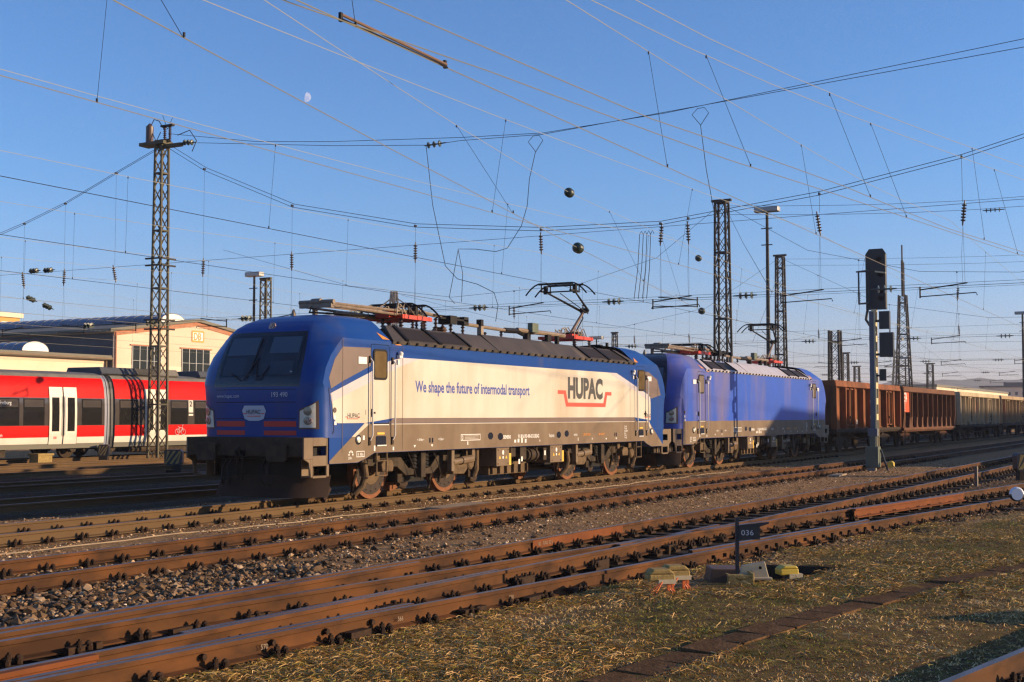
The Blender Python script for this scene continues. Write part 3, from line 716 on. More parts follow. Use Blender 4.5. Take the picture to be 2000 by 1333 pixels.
            text('running_number', '91 80 6193 490-0 D-SIEAG' if hup else '91 80 6193 492-6 D-SIEAG', .13, tm, (8.60, -1.5066, 1.205), FRONT, L, .78, .02)
            text('type_lettering', 'Vectron', .135, tm, (10.28, -1.5066, 1.205), FRONT, L, .68, .008)
            b = MB()
            ring_strip(b, [(5.84,1.335),(5.84,1.19),(6.73,1.19),(6.73,1.335)], [(5.855,1.32),(5.855,1.205),(6.715,1.205),(6.715,1.32)], -1.5066)
            for i in range(9):
                decal(b, [(6.06+.05*i,1.215),(6.063+.05*i,1.215),(6.063+.05*i,1.30),(6.06+.05*i,1.30)], .0066)
            for z in (1.23,1.262,1.295): decal(b, [(6.02,z),(6.65,z),(6.65,z+.005),(6.02,z+.005)], .0066)
            b.build('load_grid', tm, L, 0); text('grid_letter', 'D', .13, tm, (5.88, -1.5066, 1.215), FRONT, L, .7, .02)
            b = MB()
            for cx, cz in ((7.22,1.28),(7.70,1.26),(10.85,1.26),(11.32,1.285)): decal(b, [(cx+.13*math.cos(a), cz+.09*math.sin(a)) for a in [R(22.5+45*i) for i in range(8)]], .0068)
            b.each('lifting_hole', M['mask'], L, 0)
            b = MB()
            for x, z, w, h in ((8.40,1.10,.09,.07),(8.57,1.10,.09,.09),(8.76,1.09,.075,.12),(8.95,1.09,.085,.09),(2.37,1.04,.05,.11),(3.06,1.04,.05,.07),(6.13,1.09,.04,.08),(9.75,1.10,.03,.05),(12.0,1.08,.03,.09),(12.9,1.10,.03,.05),(1.98,1.27,.06,.09),(16.4,1.18,.03,.05)):
                decal(b, [(x,z),(x+w,z),(x+w,z+h),(x,z+h)], .0066)
            for x in (3.86, 4.56, 13.8, 14.5): decal(b, [(x,1.13),(x+.045,1.075),(x+.09,1.13)], .0066)
            b.each('small_mark', tm, L, 0)
            text('length_mark', '+ 18.98m +', .075, tm, (4.0,-1.5066,1.215), FRONT, L, .8, .01); text('length_mark', '+ 9.50m +', .075, tm, (4.86,-1.5066,1.215), FRONT, L, .8, .01)
            text('brake_mark', 'R  90m', .085, tm, (1.80,-1.5066,.955), FRONT, L, .8, .01); text('radius_mark', '250m', .07, tm, (1.48,-1.5066,.895), FRONT, L, .8, .012)
            b = MB()
            ring_strip(b, [(1.76,1.05),(1.76,.93),(2.04,.93),(2.04,1.05)], [(1.772,1.038),(1.772,.942),(2.028,.942),(2.028,1.038)], -1.5066)
            for i in range(5):
                a = R(180-i*45); decal(b, [(1.57+.05*math.cos(a-.3),.985+.05*math.sin(a-.3)),(1.57+.05*math.cos(a+.3),.985+.05*math.sin(a+.3)),(1.57+.085*math.cos(a+.2),.985+.085*math.sin(a+.2)),(1.57+.085*math.cos(a-.2),.985+.085*math.sin(a-.2))], .0066)
            b.build('small_frame_mark', tm, L, 0)
            b = MB()
            for x in (4.49, 4.60, 14.42, 14.53): decal(b, [(x,1.17),(x+.055,1.17),(x+.055,1.275),(x,1.275)], .0066)
            b.each('jack_slot', M['mask'], L, 0)
            text('data_lettering', 'MTB 05', .075, tm, (11.75,-1.5066,1.22), FRONT, L, .9, .015); text('data_lettering', '(UIC 07.10.21)', .085, M['orange'], (12.35,-1.5066,1.22), FRONT, L, .9, .02); text('data_lettering', 'REV 16.10.17', .08, M['orange'], (13.35,-1.5066,1.22), FRONT, L, .9, .02)
            for i in range(6): text('data_lettering', ('R 160','P 140','KE-GPR','86 t','D 99','V 160')[i], .075, tm, (15.13,-1.5066,1.42-.065*i), FRONT, L, .9, .012)
            b = MB(); decal(b, [(3.14,3.27-.02),(3.40,3.25),(3.14,3.31)], .007); b.build('edge_mark', M['orange'], L, 0)
    b = MB()  # warning triangle lies on the sloping cab roof
    def sl(x, u): return (x, -(1.5-.47*u)-.006, 3.31+.44*u+.006)
    for e in (0, 1):
        f = (lambda x: x) if not e else (lambda x: 18.98-x)
        b.add([sl(f(2.72),.08), sl(f(2.98),.08), sl(f(2.72),.42)], [(0,1,2) if not e else (2,1,0)])
    b.each('warning_triangle', M['orange'], T, 0)
    # underframe
    for xc, d in ((4.74,-1),(14.24,1)): make_bogie(T, xc, d)
    for nm, x0, x1 in (('equipment_box',7.66,8.30),('equipment_box',10.52,11.22)):
        for s in (1, -1):
            b = MB(); yy = sorted((s*.7, s*1.42)); b.box((x0, yy[0], .54), (x1, yy[1], .985), 0)
            b.box((x0-.1, min(s*1.2,s*1.44), .985), (x1+.1, max(s*1.2,s*1.44), 1.01), 1)
            o = b.build(nm, [M['umber'], M['handrail']], T, bevel=.01)
        b = MB(); xm = (x0+x1)/2
        for dx in (-.16, .16): b.add([(xm+dx-.05,-1.425,.72),(xm+dx+.05,-1.425,.72),(xm+dx,-1.425,.80)], [(0,1,2)], 0)
        b.add([(xm-.03,-1.425,.72),(xm+.03,-1.425,.72),(xm+.03,-1.425,.78),(xm-.03,-1.425,.78)], [(0,1,2,3)], 1)
        b.add([(xm+.05*math.cos(a),-1.425,.87+.06*math.sin(a)) for a in [R(45*i) for i in range(8)]], [tuple(range(8))], 1)
        for dx in (-.25, .25):
            for z in (.60, .93): b.add([(xm+dx+.018*math.cos(a),-1.4255,z+.018*math.sin(a)) for a in [R(60*i) for i in range(6)]], [tuple(range(6))], 2)
        b.each('warning_sticker', [M['ytext'], M['wtext'], M['mask']], o, 0)
        b = MB(); b.box((x1+.03,-1.40,.55),(x1+.13,-1.3,.84),0); b.build('side_tag', M['ytext'], o)
    b = MB(); b.box((7.75, -1.15, .32), (9.70, 1.15, .62), 0)
    for i in range(6): b.box((7.83+.36*i, -1.22, .34), (7.86+.36*i, -1.15, .56), 0)
    b.box((7.7,-1.0,.6),(11.3,1.0,1.0), 1)
    b.build('transformer_tank', [M['brakedust'], M['black']], T, bevel=.01)
    b = MB()
    for s in (-1, 1):
        b.cyl((9.40, s*1.25, .77), (9.95, s*1.25, .77), .15, 14); b.cyl((9.5, s*1.25, .77), (9.55, s*1.25, .77), .18, 14); b.cyl((9.8, s*1.25, .77), (9.85, s*1.25, .77), .18, 14)
        b.box((9.0, s*1.25-.1, .66), (9.32, s*1.25+.1, .98)); b.tube([(10.05,s*1.25,1.0),(10.05,s*1.25,.7),(9.95,s*1.25,.6)], .04, 7)
        b.box((10.25, s*1.3-.06, .62), (10.42, s*1.3+.06, .93)); b.box((8.5, s*1.25-.1, .75), (8.75, s*1.25+.1, .98))
        b.tube([(6.95,s*1.2,1.0),(7.05,s*1.2,.7),(6.98,s*1.2,.5)], .03, 6); b.tube([(7.25,s*1.1,1.0),(7.25,s*1.1,.62),(7.2,s*1.05,.42)], .02, 6)
    b.each('air_compressor', M['dark'], T)
    b = MB()
    for q in ((9.06,.68),(8.92,.62),(10.33,.8)): b.add([(q[0]-.04,-1.365,q[1]-.06),(q[0]+.04,-1.365,q[1]-.06),(q[0]+.04,-1.365,q[1]+.06),(q[0]-.04,-1.365,q[1]+.06)], [(0,1,2,3)])
    b.each('equipment_label', M['wtext'], T, 0)
    b = MB(); b.box((3.4,-.9,.86),(15.6,.9,1.0)); b.box((6.9,-.8,.45),(7.5,.8,.95)); b.box((11.4,-.8,.45),(11.9,.8,.95)); b.build('underframe', M['black'], T)
    # roof equipment
    pantograph(T, 5.15, False, -1); pantograph(T, 14.6, True, 1)
    b = MB()
    for x, y, h, r in ((6.35,-.5,.45,.06),(6.6,.2,.45,.06),(6.95,-.55,.42,.06),(7.15,-.2,.42,.06),(7.6,-.5,.42,.06),(9.9,-.3,.35,.06),(10.1,.3,.35,.06),(5.2,-.6,.3,.06),(5.6,-.6,.3,.06)):
        insulator(b, (x, y, 3.62), h, r, 5, 0)
    b.each('roof_insulator', M['insul'], T)
    b = MB()
    b.box((7.05,-.35,3.62),(7.45,.25,3.78),1); b.lathe((7.25,-.05,3.76),(0,0,1),[(0,.17),(.03,.2),(.06,.15),(.09,.2),(.12,.15),(.15,.18)],12,2)
    b.box((6.7,-.7,3.95),(7.0,-.35,4.15),0); b.box((6.3,-.6,4.06),(7.7,-.54,4.10),0); b.box((6.3,-.5,4.13),(7.7,-.46,4.16),0)
    b.box((7.5,-.6,3.98),(7.72,-.4,4.17),0)
    b.box((8.3,-.62,3.62),(8.42,-.5,4.02),1); b.box((8.3,-.62,4.0),(8.42,-.48,4.16),0)
    b.tube([(7.6,-.55,4.0),(9.9,-.45,3.98),(10.4,-.45,4.0)], .045, 8, 1); b.tube([(9.8,-.45,3.98),(10.5,-.45,4.0),(10.9,-.4,3.95)], .07, 8, 0)
    b.tube([(10.5,-.45,4.03),(13.4,-.4,4.03)], .065, 8, 1); b.tube([(3.3,.2,4.0),(6.3,.2,4.02)], .05, 8, 1)
    b.box((11.1,-.6,4.0),(11.45,-.45,4.25),3); b.box((11.1,-.45,3.62),(11.2,-.3,4.0),0); b.box((12.2,-.5,3.62),(12.4,-.4,4.0),0)
    for x in (12.0,12.6): b.box((x,-.6,3.62),(x+.1,-.5,3.98),0)
    b.tube([(5.5,-.35,4.22),(6.6,-.45,4.12),(6.9,-.45,4.1)], .045, 7, 1); b.tube([(5.0,-.3,4.15),(6.2,-.3,4.08)], .055, 8, 2)
    b.box((16.3,-.2,3.87),(16.5,.2,3.93),0); b.cyl((16.7,-.25,3.85),(16.7,-.25,4.0),.05,8,0); b.cyl((2.0,.3,3.84),(2.0,.3,3.99),.07,8,1,.02)
    b.each('roof_conductor', [M['black'], M['tan'], M['copper'], M['siggreen']], T)
    return T
make_loco('electric_locomotive', 'leading blue and white electric locomotive with slogan lettering along its side', 0.0, 'hupac')
make_loco('electric_locomotive', 'second electric locomotive, plain bright blue sides, coupled behind the blue and white one', 18.98, 'plain')
# ------------------------------------------------------------------ ground
def smooth(a, b, x): t = np.clip((x-a)/(b-a), 0, 1); return t*t*(3-2*t)
YC = lambda x: np.interp(x, [-60,-30,-12,-4,7,20,30,45,200], [-6.9,-7.7,-8.53,-8.79,-9.06,-9.34,-9.48,-9.6,-9.6])     # centre of the straight leg
YD = lambda x: np.interp(x, [-60,-30,-18,-12,-10,-7.8,-6,-3.3,-1,2.7,6.5,9.8,16.6,45,120], [-6.9,-7.7,-8.5,-9.05,-9.22,-9.5,-9.72,-10.05,-10.33,-10.88,-11.47,-11.98,-12.95,-17.0,-28])
YB = lambda x: np.interp(x, [-60,-10,12,28,60,150], [-4.42,-4.42,-4.42,-4.85,-5.1,-5.1])
BGY = [5.2, 10.7, 16.8, 21.4, 26.2]
def vnoise(x, y, s, seed):
    rg = np.random.default_rng(seed); T = rg.random((256, 256))
    u = x/s; v = y/s; i = np.floor(u).astype(int); j = np.floor(v).astype(int); fu = u-i; fv = v-j
    fu = fu*fu*(3-2*fu); fv = fv*fv*(3-2*fv)
    g = lambda a, b: T[a % 256, b % 256]
    return (g(i,j)*(1-fu)+g(i+1,j)*fu)*(1-fv)+(g(i,j+1)*(1-fu)+g(i+1,j+1)*fu)*fv
PIT = [(-4.72,-11.52),(-3.30,-11.50),(-3.15,-12.45),(-4.90,-12.30)]
def inpoly(x, y, P):
    c = np.zeros(x.shape, bool); n = len(P); j = n-1
    for i in range(n):
        xi, yi = P[i]; xj, yj = P[j]
        k = ((yi > y) != (yj > y)) & (x < (xj-xi)*(y-yi)/(yj-yi+1e-12)+xi); c ^= k; j = i
    return c
def height(x, y):
    x = np.asarray(x, float); y = np.asarray(y, float)
    h = -.190+.022*(vnoise(x,y,.8,1)-.5)+.03*(vnoise(x,y,2.7,2)-.5)+.02*(vnoise(x,y,.22,3)-.5)*(y < 3)
    yc = YC(x); yd = YD(x)
    # lower ballast between the rails of the two near tracks, slight dip beside rails
    inside = smooth(yd-.95, yd-.55, y)*(1-smooth(yc+.55, yc+.85, y))*smooth(-60,-30,x)
    h = h-.075*inside
    h = h+.05*smooth(-10.9-.12*(x+6), -12.2-.1*(x+6), y)*(y < -10)     # grassed bank, a little higher
    tr = np.minimum(np.abs(y), np.abs(y-YB(x))); h = np.where((tr < .9), np.minimum(h, -.178+.006*vnoise(x,y,.2,5)), h)
    h = np.where(inpoly(x, y, PIT), -.62, h)
    return np.where((y > 3.2) & (np.abs(x) < 200), h-.06, h)
def axis(*segs):
    a = []
    for s0, s1, n in segs: a += list(np.linspace(s0, s1, n, endpoint=False))
    return np.array(a+[segs[-1][1]])
ax = axis((-900,-60,12),(-60,-16,60),(-16,6,290),(6,40,200),(40,120,90),(120,600,24),(600,5200,14))
ay = axis((-700,-60,8),(-60,-20,30),(-20,-8,150),(-8,-1.5,90),(-1.5,3,34),(3,40,60),(40,200,30),(200,5200,22))
GX, GY = np.meshgrid(ax, ay, indexing='ij'); GZ = height(GX, GY)
far = np.hypot(GX+20, GY+16); GZ = np.where(far > 260, -.25, GZ)
nx, ny = GX.shape
me = bpy.data.meshes.new('ground')
V = np.stack([GX, GY, GZ], -1).reshape(-1, 3)
ii = np.arange(nx*ny).reshape(nx, ny)
F = np.stack([ii[:-1,:-1], ii[1:,:-1], ii[1:,1:], ii[:-1,1:]], -1).reshape(-1, 4)
def mesh_np(me, V, F):
    me.vertices.add(len(V)); me.vertices.foreach_set('co', V.astype(np.float32).ravel())
    k = F.shape[1]
    me.loops.add(F.size); me.loops.foreach_set('vertex_index', F.astype(np.int32).ravel())
    me.polygons.add(len(F)); me.polygons.foreach_set('loop_start', (np.arange(len(F))*k).astype(np.int32))
    me.polygons.foreach_set('loop_total', np.full(len(F), k, np.int32))
    me.update(calc_edges=True)
mesh_np(me, V, F)
# zone weights as attributes: r = grass, g = coarse ballast, b = darker ground between the turnout rails and behind the locomotives
gr = smooth(-10.75, -11.6, GY+.13*(GX+6)+.8*(vnoise(GX,GY,1.1,11)-.5))
gr *= 1-.5*smooth(2, 14, GX)
bl = np.maximum(smooth(.8,.1,np.abs(GY-YB(GX))-.6)*.8, smooth(1.5,.4,np.abs(GY+6.7)-.6)*smooth(-4,-9,GX))
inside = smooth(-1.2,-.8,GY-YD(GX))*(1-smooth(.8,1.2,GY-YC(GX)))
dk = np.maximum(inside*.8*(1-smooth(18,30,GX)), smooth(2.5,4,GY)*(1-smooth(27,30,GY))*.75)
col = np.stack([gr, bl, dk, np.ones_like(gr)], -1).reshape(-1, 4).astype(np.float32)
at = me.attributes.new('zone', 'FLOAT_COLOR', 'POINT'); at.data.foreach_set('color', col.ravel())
m = bpy.data.materials.new('ground'); m.use_nodes = True
n = m.node_tree; L = n.links; b = n.nodes['Principled BSDF']; b.inputs['Roughness'].default_value = .95; b.inputs['Specular IOR Level'].default_value = .2
def nd(t, **k):
    q = n.nodes.new(t)
    for a, v in k.items(): setattr(q, a, v)
    return q
tc = nd('ShaderNodeTexCoord')
def noise(sc, det=6, rough=.65):
    q = nd('ShaderNodeTexNoise'); q.inputs['Scale'].default_value = sc; q.inputs['Detail'].default_value = det; q.inputs['Roughness'].default_value = rough
    L.new(tc.outputs['Object'], q.inputs['Vector']); return q.outputs['Fac']
def ramp(f, *st):
    q = nd('ShaderNodeValToRGB'); e = q.color_ramp.elements
    while len(e) < len(st): e.new(.5)
    for i, (p, c) in enumerate(st): e[i].position = p; e[i].color = (*c, 1)
    L.new(f, q.inputs[0]); return q.outputs[0]
def mix(f, a, c):
    q = nd('ShaderNodeMix', data_type='RGBA'); L.new(f, q.inputs[0]); L.new(a, q.inputs[6]); L.new(c, q.inputs[7]); return q.outputs[2]
zone = nd('ShaderNodeAttribute', attribute_name='zone'); sp = nd('ShaderNodeSeparateColor'); L.new(zone.outputs['Color'], sp.inputs[0])
fine = ramp(noise(15,8,.9), (.38,(.07,.034,.012)), (.46,(.33,.165,.058)), (.53,(.64,.365,.155)), (.60,(.98,.70,.40)))
patch = ramp(noise(.9,5), (.35,(.35,.18,.065)), (.65,(.64,.37,.155)))
q = nd('ShaderNodeMix', data_type='RGBA'); q.inputs[0].default_value = .18; L.new(fine, q.inputs[6]); L.new(patch, q.inputs[7]); base = q.outputs[2]
vo = nd('ShaderNodeTexVoronoi'); vo.inputs['Scale'].default_value = 17; L.new(tc.outputs['Object'], vo.inputs['Vector'])
hs = nd('ShaderNodeSeparateColor'); L.new(vo.outputs['Color'], hs.inputs[0])
stone = ramp(hs.outputs[0], (0,(.03,.02,.012)), (.45,(.11,.07,.04)), (.8,(.20,.14,.085)), (1,(.36,.28,.19)))
c1 = mix(sp.outputs[1], base, stone)
soil = ramp(noise(7,10,.8), (.36,(.035,.017,.007)), (.45,(.24,.12,.04)), (.54,(.22,.165,.022)), (.64,(.54,.30,.095)))
c2 = mix(sp.outputs[0], c1, soil)
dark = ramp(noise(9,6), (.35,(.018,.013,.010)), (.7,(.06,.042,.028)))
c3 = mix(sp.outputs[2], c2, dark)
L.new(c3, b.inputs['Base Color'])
bp = nd('ShaderNodeBump'); bp.inputs['Strength'].default_value = 1.0; bp.inputs['Distance'].default_value = .16
ad = nd('ShaderNodeMath', operation='ADD'); L.new(noise(26,6,.7), ad.inputs[0]); L.new(noise(90,3,.6), ad.inputs[1])
L.new(ad.outputs[0], bp.inputs['Height']); L.new(bp.outputs[0], b.inputs['Normal'])
me.materials.append(m)
me.polygons.foreach_set('use_smooth', [True]*len(F))
go = bpy.data.objects.new('ground', me); COL.objects.link(go); tag(go, 'brown gravel and soil of the railway yard', None, None, 'structure')

# ------------------------------------------------------------------ loose stones and grass (stuff)
def scatter_stones(name, label, X, Y, size, mtl, sink=.25, seed=3):
    rg = np.random.default_rng(seed); n = len(X)
    base = np.array([(1,0,0),(-1,0,0),(0,1,0),(0,-1,0),(0,0,1),(0,0,-1),(.62,.62,.5),(-.62,.62,.45),(.62,-.62,.5),(-.62,-.62,.55)], float)
    tri = np.array([(4,6,7),(4,7,9),(4,9,8),(4,8,6),(0,2,6),(2,1,7),(1,3,9),(3,0,8),(6,2,7),(7,1,9),(9,3,8),(8,0,6),(5,2,0),(5,1,2),(5,3,1),(5,0,3)])
    s = size*rg.uniform(.4,1.3,n)
    P = base[None]*rg.uniform(.55,1.35,(n,10,1))*s[:,None,None]*np.stack([rg.uniform(.8,1.4,n),rg.uniform(.7,1.1,n),rg.uniform(.5,.95,n)],-1)[:,None,:]
    a = rg.uniform(0,6.28,n); ca, sa = np.cos(a)[:,None], np.sin(a)[:,None]
    t = rg.uniform(-.5,.5,n)[:,None]
    x, y, z = P[...,0], P[...,1], P[...,2]; z, y = z*np.cos(t)-y*np.sin(t), y*np.cos(t)+z*np.sin(t)
    x, y = x*ca-y*sa, x*sa+y*ca
    V = np.stack([x+X[:,None], y+Y[:,None], z+height(X,Y)[:,None]+(s*(.5-sink))[:,None]],-1).reshape(-1,3)
    F = (tri[None]+(np.arange(n)*10)[:,None,None]).reshape(-1,3)
    me = bpy.data.meshes.new(name); mesh_np(me, V, F); me.polygons.foreach_set('use_smooth', [False]*len(F)); me.materials.append(mtl)
    sh = np.repeat(rg.random(n), 10).astype(np.float32); a_ = me.attributes.new('shade','FLOAT','POINT'); a_.data.foreach_set('value', sh)
    o = bpy.data.objects.new(name, me); COL.objects.link(o); return tag(o, label, None, None, 'stuff')
def attrmat(name, stops, rough=.9, trans=0):
    m = bpy.data.materials.new(name); m.use_nodes = True; n = m.node_tree; b = n.nodes['Principled BSDF']; b.inputs['Roughness'].default_value = rough; b.inputs['Specular IOR Level'].default_value = .25
    a = n.nodes.new('ShaderNodeAttribute'); a.attribute_name = 'shade'; r = n.nodes.new('ShaderNodeValToRGB'); e = r.color_ramp.elements
    while len(e) < len(stops): e.new(.5)
    for i, (p, c) in enumerate(stops): e[i].position = p; e[i].color = (*c, 1)
    n.links.new(a.outputs['Fac'], r.inputs[0]); n.links.new(r.outputs[0], b.inputs['Base Color']); return m
SM = attrmat('stones', [(0,(.03,.018,.010)),(.3,(.10,.058,.030)),(.6,(.17,.10,.05)),(.86,(.27,.165,.085)),(1,(.48,.34,.21))])
SM2 = attrmat('gravel stones', [(0,(.05,.026,.011)),(.3,(.21,.11,.046)),(.6,(.42,.24,.11)),(.85,(.65,.42,.22)),(1,(.88,.68,.46))])
def ring_pts(n, xs, f, seed):
    rg = np.random.default_rng(seed); x = rg.uniform(*xs, n); y = f(x, rg); return x, y
xx = []; yy = []
def addp(x, y, k=None):
    if k is not None: x, y = x[k], y[k]
    xx.append(x); yy.append(y)
rg = np.random.default_rng(21)
x = rg.uniform(-15,3,15000); y = rg.uniform(-7.75,-5.2,15000)      # coarse ballast between the near tracks
k = (rg.random(15000) < np.clip(1.25-(x+14)/8*.9-.2*np.abs(y+6.4)+.5*(vnoise(x,y,1.1,77)-.5), .03, 1)); addp(x, y, k)
x = rg.uniform(-14,22,6500); y = YB(x)+rg.uniform(-1.2,.75,6500); k = np.abs(np.abs(y-YB(x))-.7525) > .1; addp(x, y, k)
x = rg.uniform(-14,14,2600); y = YC(x)+.75+np.abs(rg.normal(0,.22,2600))+.1; addp(x, y)
x = rg.uniform(-13,12,3000); y = YD(x)-.75-.12-np.abs(rg.normal(0,.22,3000)); k = rg.random(3000) < smooth(-9,0,x)+.12; addp(x, y, k)
x = rg.uniform(3,26,3500); y = rg.uniform(-13,-8,3500); k = (y < YC(x)-.85)&(y > YD(x)+.85); addp(x, y, k)
x = rg.uniform(-12,26,3200); y = np.where(rg.random(3200)<.5, YC(x), YD(x))+rg.uniform(-.65,.65,3200); addp(x, y, rg.random(3200) < .12+.6*smooth(2,8,x))
X = np.concatenate(xx); Y = np.concatenate(yy)
k = ~inpoly(X, Y, PIT); X, Y = X[k], Y[k]
big = (Y > -7.8)&(Y < -5.1)&(X < 0)
scatter_stones('ballast_stones', 'coarse angular ballast stones lying between the near tracks', X[big], Y[big], RNG.choice([.022,.03,.042,.052], big.sum(), p=[.3,.35,.25,.1]), SM, .2)
scatter_stones('track_ballast', 'smaller ballast stones along the rails of the near tracks', X[~big], Y[~big], RNG.choice([.018,.027,.036], (~big).sum(), p=[.4,.4,.2]), SM, .25, 5)
x = -15+52*rg.random(120000)**1.35; y = rg.uniform(-8.4,3,120000); w = .45*np.exp(-(x+14)/22)+.08
k = (rg.random(120000) < w+.25)&(vnoise(x,y,.9,71) > .25)&(np.abs(np.abs(y)-.7525) > .09)&(np.abs(np.abs(y-YB(x))-.7525) > .09); x, y = x[k], y[k]
scatter_stones('gravel', 'fine pale gravel on the paths between the tracks', x, y, RNG.choice([.011,.016,.023], len(x), p=[.5,.35,.15]), SM2, .2, 6)

def scatter_grass(name, label, X, Y, hgt, mtl, blades, seed, lean=.6, width=.004, shade=None):
    rg = np.random.default_rng(seed); n = len(X); N = n*blades
    bx = np.repeat(X, blades)+rg.normal(0,.028,N); by = np.repeat(Y, blades)+rg.normal(0,.028,N)
    h = np.repeat(hgt, blades)*rg.uniform(.4,1.2,N); a = rg.uniform(0,6.28,N); l = rg.uniform(.1,1,N)*lean*h*1.6
    w = width*rg.uniform(.6,1.4,N); wa = rg.uniform(0,6.28,N); wx, wy = np.cos(wa)*w, np.sin(wa)*w
    z = height(bx, by)-.006; dx, dy = np.cos(a)*l, np.sin(a)*l; hz = np.sqrt(np.maximum(h*h-.4*l*l, .0001))*np.clip(1.1-lean*.45,.25,1)
    V = np.stack([np.stack([bx-wx,by-wy,z],-1), np.stack([bx+wx,by+wy,z],-1), np.stack([bx+dx*.4+wx*.8,by+dy*.4+wy*.8,z+hz*.65],-1), np.stack([bx+dx*.4-wx*.8,by+dy*.4-wy*.8,z+hz*.65],-1), np.stack([bx+dx,by+dy,z+hz],-1)],1).reshape(-1,3)
    o = np.arange(N)*5
    F = np.concatenate([np.stack([o,o+1,o+2],-1),np.stack([o,o+2,o+3],-1),np.stack([o+3,o+2,o+4],-1)])
    me = bpy.data.meshes.new(name); mesh_np(me, V, F); me.materials.append(mtl)
    sh = np.clip((np.repeat(shade, blades) if shade is not None else rg.random(N))+rg.normal(0,.14,N),0,1)
    a_ = me.attributes.new('shade','FLOAT','POINT'); a_.data.foreach_set('value', np.repeat(sh,5).astype(np.float32))
    ob = bpy.data.objects.new(name, me); COL.objects.link(ob); return tag(ob, label, None, None, 'stuff')
GM = attrmat('grass', [(0,(.09,.11,.012)),(.22,(.22,.205,.022)),(.38,(.31,.23,.045)),(.58,(.42,.24,.072)),(.82,(.58,.335,.115)),(1,(.78,.52,.22))], .7)
TROUGH = [(-12.5,-12.75),(-10.7,-12.84),(-9.1,-13.04),(-6.75,-13.40),(-4.4,-13.85),(-2.1,-14.5),(1.5,-15.4)]
ty = lambda x: np.interp(x, [p[0] for p in TROUGH], [p[1] for p in TROUGH])
n_ = 52000
x = -14+22*rg.random(n_)**1.35; y = rg.uniform(-17.2,-9.6,n_)
edge = YD(x)-.95-.55*smooth(-2,4,x)
k = (y < edge-.25*(vnoise(x,y,.6,31)-.3))&(np.abs(y-ty(x)) > .19)&~inpoly(x,y,PIT)&(rg.random(n_) < .35+.65*vnoise(x,y,.7,32))
k &= ~((x>-6.6)&(x<-4.7)&(y>-12.0)&(y<-11.0)&(rg.random(n_)<.75))
x, y = x[k], y[k]
near_t = np.exp(-((y-ty(x))/.5)**2); dry = np.clip(.66+.95*(vnoise(x,y,1.5,33)-.5)+.6*(vnoise(x,y,.4,34)-.5)+.30*smooth(-1.7,-.3,y+10.4+.13*(x+8))+.25*smooth(-9,-11,x)-.30*near_t-.25*smooth(-8,-5,x)*smooth(1.2,.2,np.abs(y-ty(x)-.7)),0,1)
scatter_grass('dry_grass', 'short dry straw coloured and green winter grass on the bank', x, y, np.full(len(x),.05)+.03*vnoise(x,y,.9,35), GM, 7, 41, 1.5, .0045, dry)
def scatter_straw(name, label, X, Y, lng, mtl, seed, width=.0026):
    rg = np.random.default_rng(seed); n = len(X); a = .9*rg.normal(0,1,n)+rg.uniform(0,6.28,n)*(rg.random(n) < .5); l = lng*rg.uniform(.4,1.3,n); c, s = np.cos(a), np.sin(a)
    z0 = height(X, Y)+rg.uniform(.004,.035,n); pit = rg.normal(0,.16,n); w = width*rg.uniform(.6,1.5,n); cv = rg.normal(0,.18,n)*l
    P = []
    for t in (0, .5, 1):
        ux = X+c*l*(t-.5)-s*cv*(.25-(t-.5)**2)*4; uy = Y+s*l*(t-.5)+c*cv*(.25-(t-.5)**2)*4; uz = z0+l*(t-.5)*pit+.02*(.25-(t-.5)**2)*4
        P += [np.stack([ux-s*w,uy+c*w,uz-w*.5],-1), np.stack([ux+s*w,uy-c*w,uz+w*1.2],-1)]
    V = np.stack(P,1).reshape(-1,3); o = np.arange(n)*6
    F = np.concatenate([np.stack([o,o+1,o+3],-1),np.stack([o,o+3,o+2],-1),np.stack([o+2,o+3,o+5],-1),np.stack([o+2,o+5,o+4],-1)])
    me = bpy.data.meshes.new(name); mesh_np(me, V, F); me.materials.append(mtl); a_ = me.attributes.new('shade','FLOAT','POINT'); a_.data.foreach_set('value', np.repeat(np.clip(rg.normal(.60,.2,n),0,1),6).astype(np.float32))
    ob = bpy.data.objects.new(name, me); COL.objects.link(ob); return tag(ob, label, None, None, 'stuff')
N_ = 230000; x = -14+20*rg.random(N_)**1.4; y = rg.uniform(-16.8,-9.6,N_)
cl = vnoise(x,y,1.3,36)*.6+vnoise(x,y,.45,38)*.4+.28*smooth(-8.5,-10.5,x)*smooth(-13.2,-12,y)+.2*smooth(-1.9,-.9,y-YD(x))
k = (y < YD(x)-.9)&(np.abs(y-ty(x)) > .2)&(rg.random(N_) < np.clip((cl-.49)*2.8,0.02,1))&~inpoly(x,y,PIT); x, y = x[k], y[k]
scatter_straw('straw', 'long flattened dry straw stalks lying on the bank', x, y, .125, GM, 42, .0018)
x = rg.uniform(-12,10,900); y = rg.uniform(-7.2,-5.3,900); k = vnoise(x,y,1.3,37) > .62; x, y = x[k], y[k]
scatter_grass('moss_grass', 'thin greenish grass patch among the ballast', x, y, np.full(len(x),.045), GM, 6, 43, .9, .003, np.full(len(x),.3))

